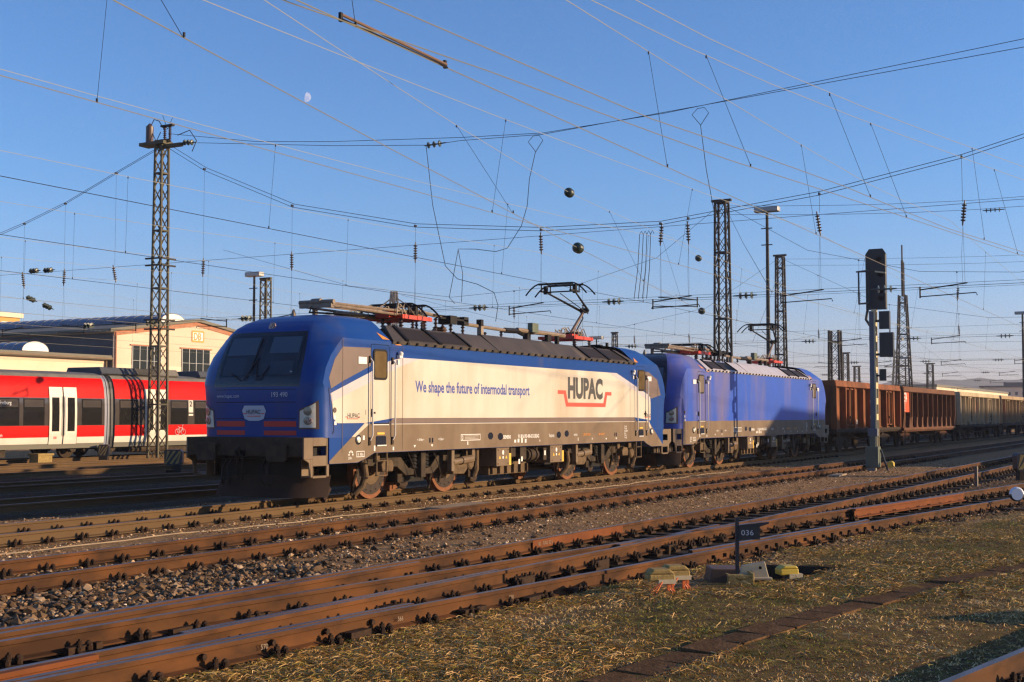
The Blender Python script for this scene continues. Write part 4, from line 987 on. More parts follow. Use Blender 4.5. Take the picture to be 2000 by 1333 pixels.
# ------------------------------------------------------------------ tracks
RP = [(-.075,-.172),(-.075,-.158),(-.012,-.142),(-.009,-.06),(-.011,-.045),(-.036,-.036),(-.036,-.010),(-.030,0),(.030,0),(.036,-.010),(.036,-.036),(.011,-.045),(.009,-.06),(.012,-.142),(.075,-.158),(.075,-.172)]
def rail_mesh(mb, xs, ys, z0=0, mi=0, mtop=1, sc=1.0):
    n = len(RP); vs = []
    for i, (x, y) in enumerate(zip(xs, ys)):
        j0, j1 = max(i-1,0), min(i+1,len(xs)-1); d = Vector((xs[j1]-xs[j0], ys[j1]-ys[j0])).normalized()
        for p, z in RP: vs.append((x-d.y*p*sc, y+d.x*p*sc, z0+z))
    o = len(mb.v); mb.v += vs
    for i in range(len(xs)-1):
        for j in range(n):
            a = (o+i*n+j, o+i*n+(j+1)%n, o+(i+1)*n+(j+1)%n, o+(i+1)*n+j)
            mb.f.append(a[::-1]); mb.m.append(mtop if j == 7 else mi)
    mb.f.append(tuple(o+j for j in range(n))); mb.m.append(mi); mb.f.append(tuple(o+(len(xs)-1)*n+j for j in range(n))[::-1]); mb.m.append(mi)
def clip_mesh():
    b = MB()
    b.box((-.085,-.19,-.205),(.085,.19,-.170))
    for s in (-1,1):
        b.box((-.045,min(s*.055,s*.12),-.168),(.045,max(s*.055,s*.12),-.128))
        b.cyl((0,s*.098,-.17),(0,s*.098,-.075),.013,7); b.cyl((0,s*.098,-.125),(0,s*.098,-.092),.026,6)
        for dx in (-.055,.055): b.cyl((dx,s*.155,-.17),(dx,s*.155,-.112),.016,6); b.cyl((dx,s*.155,-.165),(dx,s*.155,-.135),.027,6)
        b.lathe((.085,s*.11,-.13),(0,1,0),[(-.02,.026),(-.012,.034),(.012,.034),(.02,.026)],8)
    o = b.build('rail_clip', M['clip'], None, 30); me = o.data; bpy.data.objects.remove(o); return me
CLIP = clip_mesh()
def track(label, yf, x0, x1, railm, topm, clips=None, cat='track', group='yard tracks', step=1.0, sp=.65, jit=0, offs=(-.7525,.7525), sleepers=None):
    T = thing('railway_track', label, cat, (0,0,0), 0, group)
    for o in offs:
        xs = list(np.arange(x0, x1, step)) if callable(yf) else [x0, x1]
        ys = [float(yf(x))+o for x in xs] if callable(yf) else [yf+o]*2
        b = MB(); rail_mesh(b, xs, ys); rl = b.build('rail', [railm, topm], T, 30)
        if clips:
            x = clips[0]+jit*(o > 0); k = 0
            while x < clips[1] and k < 99:
                y = float(yf(x))+o if callable(yf) else yf+o
                d = (float(yf(x+.1))-float(yf(x-.1)))/.2 if callable(yf) else 0
                inst('rail_clip', CLIP, rl, (x+RNG.normal(0,.02), y, RNG.normal(0,.004)), math.atan(d)+RNG.normal(0,.03)); x += sp; k += 1
    if sleepers:
        x = sleepers[0]
        while x < sleepers[1]:
            y = float(yf(x)); b = MB(); b.box((-.13,-1.25,-.36),(.13,1.25,-.212)); o = b.build('sleeper', M['sleeper'], T, 0); o.location = (x, y, RNG.normal(0,.006)); o.rotation_euler = (0,0,RNG.normal(0,.01)); x += .65
    return T
TA = track('track under the two locomotives and the wagons, brown rails', 0.0, -45, 260, M['rustb'], M['railtop'], (-14.5, 42), jit=.2)
TBt = track('straight rusty track just in front of the locomotives', YB, -45, 150, M['rust'], M['railtop'], (-14.2, 42), step=1.5, jit=.3)
TC = track('far leg of the near turnout, running to the striped buffer block', YC, -30, 110, M['rust'], M['railtop2'], (-13.6, 46), sleepers=(-14, 34))
TD = track('nearest leg of the turnout, curving away to the right beside the grass', YD, -30, 90, M['rust'], M['railtop2'], (-13.8, 44), sleepers=(-9, 24))
for y, lb in zip(BGY, ('shaded track directly behind the locomotives','second shaded track behind the locomotives','third dark track behind the locomotives','track running beside the foot of the lattice mast','track under the red commuter train')):
    track(lb, y, -60, 260, M['rustb'], M['railtop2'])
xs = list(np.arange(-16,4,.8)); tr_ = thing('railway_track', 'rail at the bottom right corner of the yard, beside the grass', 'track', (0,0,0), 0, 'yard tracks')
for o in (0, -1.505):
    b = MB(); rail_mesh(b, xs, [-15.13-(x+10.56)*.2+o for x in xs], .04); rl = b.build('rail', [M['rust'], M['railtop']], tr_, 30)
    for x in np.arange(-15,3,.65): inst('rail_clip', CLIP, rl, (x, -15.13-(x+10.56)*.2+o, .04), -.2)
# turnout extras: check rails, fresh rail piece, frog, blades as parts of the legs
def subrail(T, nm, xs, ys, m, mt, z=0):
    b = MB(); rail_mesh(b, xs, ys, z); return b.build(nm, [m, mt], T, 30)
xs = list(np.linspace(-3.55,2.6,14)); subrail(TD, 'check_rail', xs, [float(YD(x))-.7525+.125+(.05 if i in (0,13) else 0) for i, x in enumerate(xs)], M['rust'], M['steel'], .012)
xs = list(np.linspace(5.0,11.2,14)); subrail(TD, 'check_rail', xs, [float(YD(x))+.7525-.14 for x in xs], M['orangerail'], M['railtop'], .01)
xs = list(np.linspace(-3.2,.6,10)); subrail(TC, 'wing_rail', xs, [float(YC(x))-.7525+.11+.04*abs(i-4)/4 for i, x in enumerate(xs)], M['rust'], M['railtop'], .0)
xs = list(np.linspace(-11.5,-6.5,10)); subrail(TC, 'check_rail', xs, [float(YC(x))-.7525+.10 for x in xs], M['rust'], M['railtop2'], -.004)
xs = list(np.linspace(-14.5,-6.2,10)); subrail(TC, 'check_rail', xs, [float(YC(x))+.7525-.125 for x in xs], M['rust'], M['railtop2'], -.01)
xs = list(np.linspace(-14.5,-9.2,8)); subrail(TD, 'check_rail', xs, [float(YD(x))-.7525+.13 for x in xs], M['rust'], M['railtop2'], -.006)
xs = list(np.linspace(-13.9,-12.6,3)); subrail(TD, 'guard_bar', xs, [float(YC(x))-.7525-.13 for x in xs], M['orangerail'], M['orangerail'], .012)
xs = list(np.linspace(-3.2,-.2,8)); 
b = MB(); 
b.grid([[(x, float(YC(x))+.7525-.040, z) for x in xs] for z in (-.13,-.012)], 0, False); b.build('fresh_rail_face', M['orangerail'], TC, 0)
text('chalk_lettering', 'BL   RAIL 02 L', .075, M['tan'], (-3.05, float(YC(-3))+.7525-.0445, -.095), (math.pi/2,0,-.028), TC, 1.0)
for s_, x in (('570',-11.35),('566',-9.62),('550',-7.9)): text('chalk_number', s_, .06, M['tan'], (x, float(YD(x))-.7525-.045, -.11), (math.pi/2,0,-.12), TD, .9)
b = MB()
for x in (-11.95,-11.2,-10.55,-9.95): b.cyl((x, float(YD(x))-.7525-.05,-.075),(x, float(YD(x))-.7525-.005,-.075),.026,8)
for x in np.arange(-3.3,2.4,.33): b.cbox((x, float(YD(x))-.7525-.03,-.09),(.022,.04,.05))
b.each('rail_bolt', M['clip'], TD)
b = MB()
for x, w in ((-10.2,.3),(-8.55,.42),(-7.45,.5),(-6.7,.3),(-5.1,.3)):
    b = MB(); y = float(YD(x))-.7525; b.box((x-w/2,y-.12,-.24),(x+w/2,y-.02,-.11)); b.box((x-w*.2,y-.26,-.24),(x+w*.35,y-.05,-.17)); b.build('slide_chair', M['clip'], TD)
for x, w in ((-8.8,.35),(-6.2,.4),(-4.2,.35),(-1.9,.35)):
    b = MB(); y = float(YC(x))-.7525; b.box((x-w/2,y-.12,-.24),(x+w/2,y-.02,-.10)); b.cyl((x,y-.1,-.2),(x,y-.1,-.06),.02,6); b.cyl((x+.12,y-.1,-.2),(x+.12,y-.1,-.06),.02,6); b.build('slide_chair', M['clip'], TC)
b = MB()
for x in (-11.9,-10.8,-9.9): 
    y = float(YD(x))+.7525-.05; b.box((x-.1,y-.1,-.2),(x+.16,y-.04,-.12)); b.box((x+.2,y-.1,-.2),(x+.27,y-.04,-.12))
b.each('spacer_block', M['clip'], TC)
# ------------------------------------------------------------------ goods wagons
def wagon(label, x0, x1, m, nrib, doors, style=0):
    T = thing('goods_wagon', label, 'wagon', ((x0+x1)/2, 0, 0), 0, 'open goods wagons behind the locomotives')
    h = (x1-x0)/2; zt = 3.36; zb = 1.12 if style != 1 else 1.05
    b = MB()
    for s in (-1, 1): b.box((-h, min(s*1.20,s*1.23), zb), (h, max(s*1.20,s*1.23), zt))
    for s in (-1, 1): b.box((min(s*h,s*(h-.05)), -1.48, zb), (max(s*h,s*(h-.05)), 1.48, zt-.05))
    b.box((-h, -1.28, zb), (h, 1.28, zb+.08))
    b.build('wagon_body', m, T, 0)
    b = MB()
    for s in (-1, 1):
        y0, y1 = sorted((s*1.36, s*1.50)); b.prism([(y0 if s > 0 else y1, 3.06),(s*1.50,3.10),(s*1.44,zt+.02),(s*1.30,zt+.02),(s*1.30,3.1)], 'x', -h-.03, h+.03)
        b.box((s*h-.05, -1.44, 3.12), (s*h+.05, 1.44, zt+.01))
    b.build('top_rim', m, T, 0, bevel=.01)
    b = MB()
    for s in (-1, 1): b.box((-h, min(s*1.36,s*1.47), zb-.12), (h, max(s*1.36,s*1.47), zb+.03)); 
    b.box((-h,-1.36,zb-.2),(h,1.36,zb-.01)); b.build('underframe', M['bogie'] if style != 1 else m, T, 0)
    if style == 1:
        xs = [-h+.06, -h+1.75]+list(np.linspace(-h+2.2, h-.08, nrib))
    else: xs = list(np.linspace(-h+.06, h-.06, nrib))
    dset = []
    for k, x in enumerate(xs):
        for s in (-1, 1):
            b = MB(); y0, y1 = sorted((s*1.23, s*1.50)); w = .13 if style != 1 else .08
            if style == 1:
                b.box((x-w/2, min(s*1.23,s*1.49), zb+.62), (x+w/2, max(s*1.23,s*1.49), 3.07)); b.prism([(x-.06,zb+.66),(x+.06,zb+.66),(x+.26,zb+.02),(x-.26,zb+.02)], 'y', s*1.231, s*1.45)
            else: b.box((x-w/2, y0, zb), (x+w/2, y1, 3.07)); b.box((x-w*.9, min(s*1.23,s*1.27), zb), (x+w*.9, max(s*1.23,s*1.27), 3.07))
            b.build('side_rib', m, T, 0)
    for xd in doors:
        for s in (-1, 1):
            o = None
            for dx in (-.42, .42):
                b = MB(); y0, y1 = sorted((s*1.23, s*1.33)); b.box((xd+dx-.38, y0, zb+.18), (xd+dx+.38, y1, 3.02))
                y0, y1 = sorted((s*1.32, s*1.44))
                for e in (-.38, .32): b.box((xd+dx+e, y0, zb+.15), (xd+dx+e+.06, y1, 3.04))
                b.box((xd+dx-.38, y0, 2.98), (xd+dx+.38, y1, 3.04)); b.box((xd+dx-.38, y0, zb+.15), (xd+dx+.38, y1, zb+.21))
                o = b.build('side_door', m, T, 0)
            b = MB(); b.cyl((xd, s*1.5, zb+.2), (xd, s*1.5, 3.0), .025, 6); b.box((xd-.06, min(s*1.42,s*1.52), zb+.5), (xd+.06, max(s*1.42,s*1.52), zb+.62)); b.build('door_bar', M['bogie'], o)
    for xb in (-h+2.2, h-2.2):
        g = bpy.data.objects.new('bogie', None); COL.objects.link(g); g.parent = T
        for dx in (-.9, .9):
            for y in (-.75, .75):
                b = MB(); b.lathe((xb+dx, y-.07, .46), (0,1,0), [(0,.44),(.0,.46),(.12,.46),(.12,.48),(.14,.44)], 22, 0); b.lathe((xb+dx, y-.09 if y < 0 else y+.07, .46), (0,1,0), [(0,.15),(.02,.3)], 14, 0); b.build('wheel', M['bogie'], g)
        b = MB()
        for s in (-1, 1):
            b.prism([(xb-1.25,.62),(xb-1.2,.72),(xb-.5,.78),(xb+.5,.78),(xb+1.2,.72),(xb+1.25,.62),(xb+.45,.45),(xb-.45,.45)], 'y', s*.95, s*1.08)
            for dx in (-.9,.9): b.box((xb+dx-.17, min(s*1.0,s*1.16), .32), (xb+dx+.17, max(s*1.0,s*1.16), .62))
        b.box((xb-.3,-1,.5),(xb+.3,1,.95)); b.build('bogie_frame', M['bogie'] if style != 1 else M['wagon2'], g)
    b = MB()
    b.box((-h+3.6,-.12,.62),(h-3.6,.12,zb-.1)); 
    for x in (-1.6, 1.4): b.cyl((x-.5,.4,.75),(x+.5,.4,.75),.2,12)
    b.tube([(-h+3.4,-1.2,.95),(-2,-1.2,.6),(2,-1.2,.6),(h-3.4,-1.2,.95)], .03, 6); b.build('brake_rigging', M['bogie'], T)
    for s in (-1, 1):
        for y in (-.875, .875):
            b = MB(); b.cyl((s*(h+.02), y, 1.03), (s*(h+.5), y, 1.03), .09, 10); b.cyl((s*(h+.5), y, 1.03), (s*(h+.54), y, 1.03), .23, 16); b.build('buffer', M['bogie'], T)
    b = MB()
    for s in (-1, 1):
        for x in (-h+.35, h-.35): b.tube([(x-.15,s*1.44,1.0),(x-.15,s*1.46,.5),(x+.15,s*1.46,.5),(x+.15,s*1.44,1.0)], .018, 5)
    b.build('foot_step', M['bogie'], T)
    return T
wm = M['siglit']
w1 = wagon('rusty brown open goods wagon coupled directly behind the second locomotive', 39.15, 52.75, M['wagon'], 9, (-4.15, 4.15))
for s_, x, z, sz in (('31 51',-6.2,2.5,.26),('5348',-6.2,2.2,.26),('Eaos',-6.5,1.75,.24),('24 t',-6.45,1.45,.22),('38 t',-2.1,1.35,.3),('v 74',-.9,2.5,.25),('120',-.9,1.9,.2),('94',-.9,1.7,.2),('46',-.9,1.5,.2)):
    text('wagon_lettering', s_, sz, M['wtext'], (x, -1.236, z), FRONT, w1, .9, .02)
w2 = wagon('dull brown goods wagon with bright red end panel and triangular rib feet', 53.65, 69.6, M['wagon2'], 10, (), 1)
b = MB(); b.add([(-7.86,-1.43,1.95),(-6.32,-1.43,1.95),(-6.32,-1.43,3.05),(-7.86,-1.43,3.05)], [(0,1,2,3)]); rp = b.build('red_panel', M['panelred'], w2, 0)
text('panel_lettering', 'E74', .72, M['wtext'], (-7.72,-1.434,2.52), FRONT, w2, .72, .03)
for i, s_ in enumerate(('31 RIV','5374','600-4','Eanos')): text('panel_lettering', s_, .15, M['wtext'], (-7.74,-1.434,2.36-.12*i), FRONT, w2, .9, .02)
w3 = wagon('faded cream goods wagon with painted graffiti letters on its side', 71.6, 89.4, M['wagonpale'], 10, (-4.6, 4.4))
b = MB()
for i, (x, z, w, h) in enumerate(((-5.9,2.0,.9,.35),(-1.2,2.05,.35,.85),(-.5,2.05,.35,.75),(.3,2.1,.35,.8),(1.1,2.1,.5,.8))):
    b.tube([(x,-1.245,z),(x+w*.2,-1.245,z+h),(x+w*.6,-1.245,z+h*.9),(x+w*.5,-1.245,z+h*.45),(x+w,-1.245,z+h*.05)], .03, 5, i % 3)
b.build('graffiti', [M['wtext'], M['panelred'], M['slate']], w3, 30)
w4 = wagon('weathered tan goods wagon with red mark beside the right picture edge', 90.6, 107.6, M['wagoncream'], 9, (-4.2, 4.2))
b = MB(); b.add([(-7.9,-1.237,2.15),(-6.6,-1.237,2.2),(-6.5,-1.237,2.55),(-7.7,-1.237,2.5)], [(0,1,2,3)]); b.build('graffiti', M['panelred'], w4, 0)
wagon('last tan goods wagon, cut by the right picture edge', 108.8, 125.0, M['wagonpale'], 9, (-4.2, 4.2))

# ------------------------------------------------------------------ red commuter train
TP = [(.42,-1.40),(.62,-1.43),(.88,-1.465),(1.35,-1.475),(1.9,-1.475),(2.48,-1.45),(2.9,-1.40),(3.2,-1.31),(3.33,-1.23),(3.46,-1.10),(3.56,-.8),(3.62,0)]
tyf = lambda z: float(np.interp(z, [p[0] for p in TP], [p[1] for p in TP]))
def tpatch(mb, x0, x1, z0, z1, off, mi=0, n=10):
    mb.grid([[(x, tyf(z0+(z1-z0)*i/n)-off, z0+(z1-z0)*i/n) for x in (x0, x1)] for i in range(n+1)], mi)
def train_car(label, x0, x1, doors, wins, boxes, text_items):
    T = thing('commuter_train_car', label, 'train car', (0, 26.2, 0), 0, 'red commuter train')
    b = MB(); prof = [(y, z) for z, y in TP]+[(-y, z) for z, y in TP[::-1][1:]]
    n = len(prof)
    vs = [(x0, *p) for p in prof]+[(x1, *p) for p in prof]; b.v += vs
    for i in range(n-1):
        z = (prof[i][1]+prof[i+1][1])/2
        mi = 4 if z < .62 else 1 if z < .88 else 0 if z < 1.35 else 2 if z < 2.48 else 0 if z < 3.33 else 3
        b.f.append((n+i, n+i+1, i+1, i)[::-1]); b.m.append(mi)
    b.f.append(tuple(range(n))); b.m.append(3); b.f.append(tuple(range(n, 2*n))[::-1]); b.m.append(3)
    b.f.append((0, n, 2*n-1, n-1)); b.m.append(3)
    b.build('car_body', [M['trainred'], M['trainwhite'], M['trainglass'], M['trainroof'], M['gutter']], T, 25)
    for xd in doors:
        o = None
        for k in (0, 1):
            b = MB(); xa = xd+.02+k*.75; tpatch(b, xa, xa+.70, .60, 2.92, .022); tpatch(b, xa-.0, xa+.012, .6, 2.92, .026, 1); tpatch(b, xa+.70, xa+.715, .6, 2.92, .026, 1)
            o = b.build('sliding_door', [M['trainwhite'], M['black']], T, 25)
            b = MB(); tpatch(b, xa+.17+.03*k-.03*(1-k), xa+.55+.03*k-.03*(1-k), 1.12, 2.5, .028); b.build('door_pane', M['traindark'], o, 25)
            b = MB(); xh = xd+.70 if k == 0 else xd+.82; b.tube([(xh, tyf(.9)-.06, .95), (xh, tyf(1.6)-.07, 1.6), (xh, tyf(2.5)-.06, 2.55)], .015, 6); b.build('door_handle', M['wtext'] if k else M['black'], o)
    for xa, xb in wins:
        b = MB(); tpatch(b, xa, xb, 1.37, 2.44, .006); w = b.build('window', M['traindark'], T, 25)
        b = MB(); tpatch(b, xa+.05, xb-.05, 2.10, 2.40, .010); b.build('tilt_window', M['trainglass'], w, 25)
    for xa, xb, dk in boxes:
        b = MB(); b.prism([(-1.0,3.5),(-1.12,3.56),(-.95,3.84),(.95,3.84),(1.1,3.5)], 'x', xa, xb); b.build('roof_unit', M['slate'] if dk else M['trainroof'], T, 20, bevel=.03)
    for xw in np.arange(x0+1.2, x1, 1.0):
        pass
    return T
ca = train_car('left car of the red commuter train, double pale doors beside the mast', -9.0, 20.36, (-4.5, 17.36), ((-3,-1.6),(-1.2,.4),(.8,2.4),(2.8,4.4),(4.8,6.4),(6.8,8.4),(8.9,10.4),(10.8,12.3),(12.7,15.9),(16.1,17.15),(19.1,20.2)), (), ())
cb_ = train_car('right car of the red commuter train, white bicycle sign, partly behind the locomotive', 20.95, 48.0, (22.66, 40.0), ((21.2,22.3),(24.3,25.4),(25.85,27.2),(27.6,29.2),(29.6,31.2),(31.6,33.2),(33.6,35.2)), ((22.4,25.2,False),(20.5,24.0,True),(26.6,30,True)), ())
b = MB()
pr = [(y, z) for z, y in TP]
for i in range(6):
    x = 20.38+.095*i; k = .97-.02*(i % 2); n = len(pr)
    q = [(y*k, z) for y, z in pr]+[(-y*k, z) for y, z in pr[::-1][1:]]
    b.prism(q, 'x', x, x+.075, 1 if i < 3 else 0)
b.build('bellows', [M['bellow'], M['bellowl']], ca, 0)
def bog(T, xc):
    g = bpy.data.objects.new('bogie', None); COL.objects.link(g); g.parent = T
    for dx in (-1.1, 1.1):
        for y in (-.75, .75):
            b = MB(); b.lathe((xc+dx, y-.07, .43), (0,1,0), [(0,.43),(.12,.43),(.12,.45),(.14,.42)], 20); b.build('wheel', M['bogie'], g)
    b = MB()
    for s in (-1, 1):
        b.prism([(xc-1.6,.5),(xc-1.5,.62),(xc+1.5,.62),(xc+1.6,.5),(xc+.4,.35),(xc-.4,.35)], 'y', s*.95, s*1.1)
        for dx in (-1.1,-.4,.4,1.1): b.cyl((xc+dx, s*1.0, .4), (xc+dx, s*1.22, .4), .16, 10)
    b.build('bogie_frame', M['dark'], g)
for T, xs in ((ca, (-6, 20.0)), (cb_, (44.5,))): 
    for x in xs: bog(T, x)
b = MB()
for xa, xb in ((-2,8),(9,15.5)): b.box((xa,-1.2,.12),(xb,1.2,.42))
b.build('underfloor_box', M['dark'], ca); b = MB(); b.box((23.5,-1.2,.12),(30,1.2,.42)); b.cyl((22.0,-1.15,.3),(24.5,-1.15,.3),.14,10); b.build('underfloor_box', M['dark'], cb_)
text('window_lettering', 'Freiburg', .2, M['wtext'], (14.9, tyf(2.25)-.02, 2.2), FRONT, ca, .9, .01)
text('side_lettering', 'Regiobahn', .2, M['wtext'], (14.35, tyf(.98)-.02, .93), FRONT, ca, .9, .005)
text('door_mark', 'DB', .13, M['hred'], (17.62, tyf(.88)-.035, .82), FRONT, ca, .9, .02)
b = MB(); tpatch(b, 25.45, 25.74, 1.75, 2.46, .014); tpatch(b, 25.45, 25.74, 1.84, 1.9, .018, 1); b.build('class_panel', [M['trainwhite'], M['black']], cb_, 0)
text('class_number', '2', .34, M['black'], (25.49, tyf(2.3)-.03, 2.18), FRONT, cb_, 1.1, .02)
b = MB()
def circ(c, r): return [(c[0]+r*math.cos(2*math.pi*i/18), tyf(c[1])-.02, c[1]+r*math.sin(2*math.pi*i/18)) for i in range(19)]
for c in ((24.72,1.02),(25.12,1.02)): b.tube(circ(c, .13), .011, 4)
bp_ = lambda x, z: (x, tyf(z)-.02, z)
for q in ([(24.72,1.02),(24.83,1.22),(25.05,1.2),(25.12,1.02)],[(24.72,1.02),(24.9,1.0),(25.05,1.2)],[(24.9,1.0),(24.82,1.25),(24.76,1.27)],[(25.05,1.2),(25.03,1.32),(25.1,1.34)]): b.tube([bp_(*k) for k in q], .011, 4)
b.build('bicycle_pictogram', M['wtext'], cb_)

# ------------------------------------------------------------------ buildings
def win(T, x0, x1, z0, z1, y, nx_, nz_):
    b = MB(); b.box((x0, y-.02, z0), (x1, y+.05, z1), 0); w = b.build('window', M['winglass'], T, 0)
    b = MB()
    for i in range(nx_+1): x = x0+(x1-x0)*i/nx_; b.box((x-.025, y-.07, z0), (x+.025, y-.02, z1))
    for i in range(nz_+1): z = z0+(z1-z0)*i/nz_; t = .045 if i == nz_//2 else .012; b.box((x0, y-.065, z-t), (x1, y-.021, z+t))
    b.build('window_bars', M['winframe'], w, 0)
    b = MB(); b.box((x0-.25, y-.1, z1), (x1+.25, y, z1+.1)); b.build('lintel', M['brick'], w, 0)
def skylight(T, xa, xb, zb, h, y0, y1, nm='roof_skylight'):
    b = MB(); P = []
    ar = [(xa+(xb-xa)*(1-math.cos(math.pi*i/12))/2, zb+h*math.sin(math.pi*i/12)) for i in range(13)]
    b.grid([[(x, y0, z) for x, z in ar],[(x, y1, z) for x, z in ar]], 0); 
    b.add([(x, y0, z) for x, z in ar], [tuple(range(13))], 1)
    y = y0
    while y < y1:
        b.tube([(x, y, z+.02) for x, z in ar], .02, 4, 2); y += 1.1
    b.build(nm, [M['skylight'], M['wtext'], M['galv']], T, 40)
D = thing('depot_hall', 'large railway depot hall with pale gable and DB sign behind the train', 'building', (0,0,0), 0)
b = MB(); gb = [(55.2,-.3),(74.2,-.3),(74.2,8.45),(64.7,9.75),(55.2,8.45)]
b.prism(gb, 'y', 60, 150, 0); b.build('wall', M['pink'], D, 0)
b = MB(); b.box((55.25,59.985,-.3),(74.15,60,5.85)); b.build('plinth_wall', M['cream'], D, 0)
b = MB(); b.box((55.17,60.1,5.0),(55.2,150,8.3)); b.build('shade_sheet', M['slate'], D, 0)  # dark sheet paints the shade of the hall's left wall
b = MB()
for s in (-1, 1):
    xe = 64.7+s*10.1; b.prism([(64.7,9.78),(64.7,10.02),(xe,8.62),(xe,8.38)], 'y', 59.7, 150.3)
b.build('roof', M['gutter'], D, 0)
b = MB()
for s in (-1, 1):
    xe = 64.7+s*9.5; b.prism([(64.7,9.40),(64.7,9.76),(xe,8.46),(xe,8.1)], 'y', 59.93, 60.0)
b.build('gable_trim', M['brick'], D, 0)
skylight(D, 61.4, 64.4, 9.62, .75, 61, 149)
win(D, 57.2, 60.4, 2.6, 7.4, 59.99, 4, 4); win(D, 62.9, 66.3, 2.6, 7.4, 59.99, 4, 4); win(D, 68.8, 72.2, 2.6, 7.4, 59.99, 4, 4)
b = MB(); ring_strip(b, rrect(64.05,65.6,8.02,9.02,.14), rrect(64.2,65.45,8.17,8.87,.06), 59.965); b.build('logo_frame', M['orange'], D, 0)
b = MB(); b.prism(rrect(64.1,65.55,8.06,8.98,.1), 'y', 59.97, 60.0); b.build('logo_board', M['wtext'], D, 0)
text('logo_lettering', 'DB', .88, M['orange'], (64.27, 59.955, 8.21), FRONT, D, .82, .02)
b = MB(); b.cyl((55.35,59.9,0),(55.35,59.9,8.4),.07,8); b.cyl((67.6,59.9,0),(67.6,59.9,6.2),.12,8); b.box((67.3,59.8,6.2),(67.9,60,6.6)); b.build('rain_pipe', M['brick'], D)
Wn = thing('depot_wing', 'low cream wing of the depot with barrel skylight, left of the gable', 'building', (0,0,0), 0)
b = MB(); b.box((20,60.6,-.3),(55.1,92,6.2)); b.build('wall', M['cream'], Wn, 0)
b = MB(); b.box((20,60.57,5.85),(55.1,60.6,6.2)); b.build('frieze', M['pink'], Wn, 0)
b = MB(); b.box((20,60.55,4.6),(55.1,60.6,4.95)); b.build('base_band', M['ochre'], Wn, 0)
b = MB(); b.prism([(60.1,6.15),(60.1,6.5),(76,7.2),(92,6.5),(92,6.15)], 'x', 19.7, 55.15); b.build('roof', M['gutter'], Wn, 0)
b = MB(); b.box((19.7,60.0,6.2),(55.15,60.12,6.34)); b.cyl((54.9,60.45,0),(54.9,60.45,6.2),.07,8); b.build('gutter', M['umber'], Wn, 0)
for xa in (47.3, 34, 26): skylight(Wn, xa, xa+2.5, 6.6, .7, 61.2, 88)
Yb = thing('apartment_house', 'ochre flat roofed house far behind the depot at the left edge', 'building', (0,0,0), 0)
b = MB(); b.box((95,150,-.3),(123,170,17.2)); b.build('wall', M['ochre'], Yb, 0)
b = MB(); b.box((95,149.6,17.2),(123.4,170,17.9)); b.box((95,152,17.9),(113,170,19.3)); b.build('roof', M['cream'], Yb, 0)
b = MB()
for x in np.arange(97,122,3.2): b.box((x,149.93,15.2),(x+1.3,149.99,16.5))
b.build('window', M['winframe'], Yb, 0)
b = MB(); b.cyl((122.5,155,17),(122.5,155,21),.12,6); b.cyl((119,155,17),(119,155,19.4),.08,6); b.box((122.2,154.8,18.6),(122.8,155.2,20.4)); b.build('antenna', M['galv'], Yb)
F1 = thing('warehouse', 'pale long flat warehouse beyond the goods wagons at the right', 'building', (0,0,0), 0)
b = MB(); b.box((300,42,-.3),(420,60,8.6)); b.build('wall', M['cream'], F1, 0); b = MB(); b.box((299.5,41.8,8.6),(420,60,9.2)); b.build('roof', M['gutter'], F1, 0)
F2 = thing('factory_building', 'pinkish factory block with dark flat roof on the far right horizon', 'building', (0,0,0), 0)
b = MB(); b.box((430,30,-.3),(470,52,11)); b.build('wall', M['pink'], F2, 0); b = MB(); b.box((429.5,29.8,11),(470.5,52.2,11.5)); b.box((440,34,11.5),(452,46,12.8)); b.build('roof', M['slate'], F2, 0)
b = MB()
for y in np.arange(31.5,51,2.2): b.box((429.9,y,8.4),(429.99,y+.8,9.4))
b.build('window', M['slate'], F2, 0)
# sheds outside the frame, on the sunny side: their long evening shadows reach the wagons
def shed(label, prof, yb, dep):
    T = thing('goods_shed', label, 'shed', (0,0,0), 0)
    k = math.tan(SUN_AZ); t = math.tan(SUN_EL)/math.cos(SUN_AZ); d = -1.5-yb
    P = [(x+k*d, z+t*d) for x, z in prof]; P = [(P[0][0], -.3)]+P+[(P[-1][0], -.3)]
    b = MB(); n = len(P); vs = [(x, yb, z) for x, z in P]+[(x+k*dep, yb-dep, z) for x, z in P]
    b.add(vs, [(i, n+i, n+(i+1)%n, (i+1)%n) for i in range(n)]+[tuple(range(n)), tuple(range(n,2*n))[::-1]]); b.build('wall', M['shed'], T, 0)
    b = MB(); vs = []
    for o_, (x, z) in [(0,q) for q in P[1:-1]]: vs += [(x, yb+.1, z+.05), (x+k*dep, yb-dep-.1, z+.05)]
    b.add(vs, [(2*i,2*i+1,2*i+3,2*i+2) for i in range(len(P)-3)]); b.build('roof', M['gutter'], T, 0)
shed('gabled goods shed standing on the sunny side of the yard, outside the picture', [(28.4,1.1),(30.6,2.02),(35.4,1.85),(41,1.62),(47.5,1.2)], -38, 14)
shed('unseen long low shed added beyond the gabled shed to shade the ground', [(46.5,.75),(69.5,.75)], -46, 8)  # added out of frame to keep the ground by the wagons in shade
shed('unseen taller long shed added far along the yard to shade the wagons', [(69.0,1.2),(71,2.05),(140,2.0)], -58, 10)  # added out of frame to shade the lower halves of the far wagons

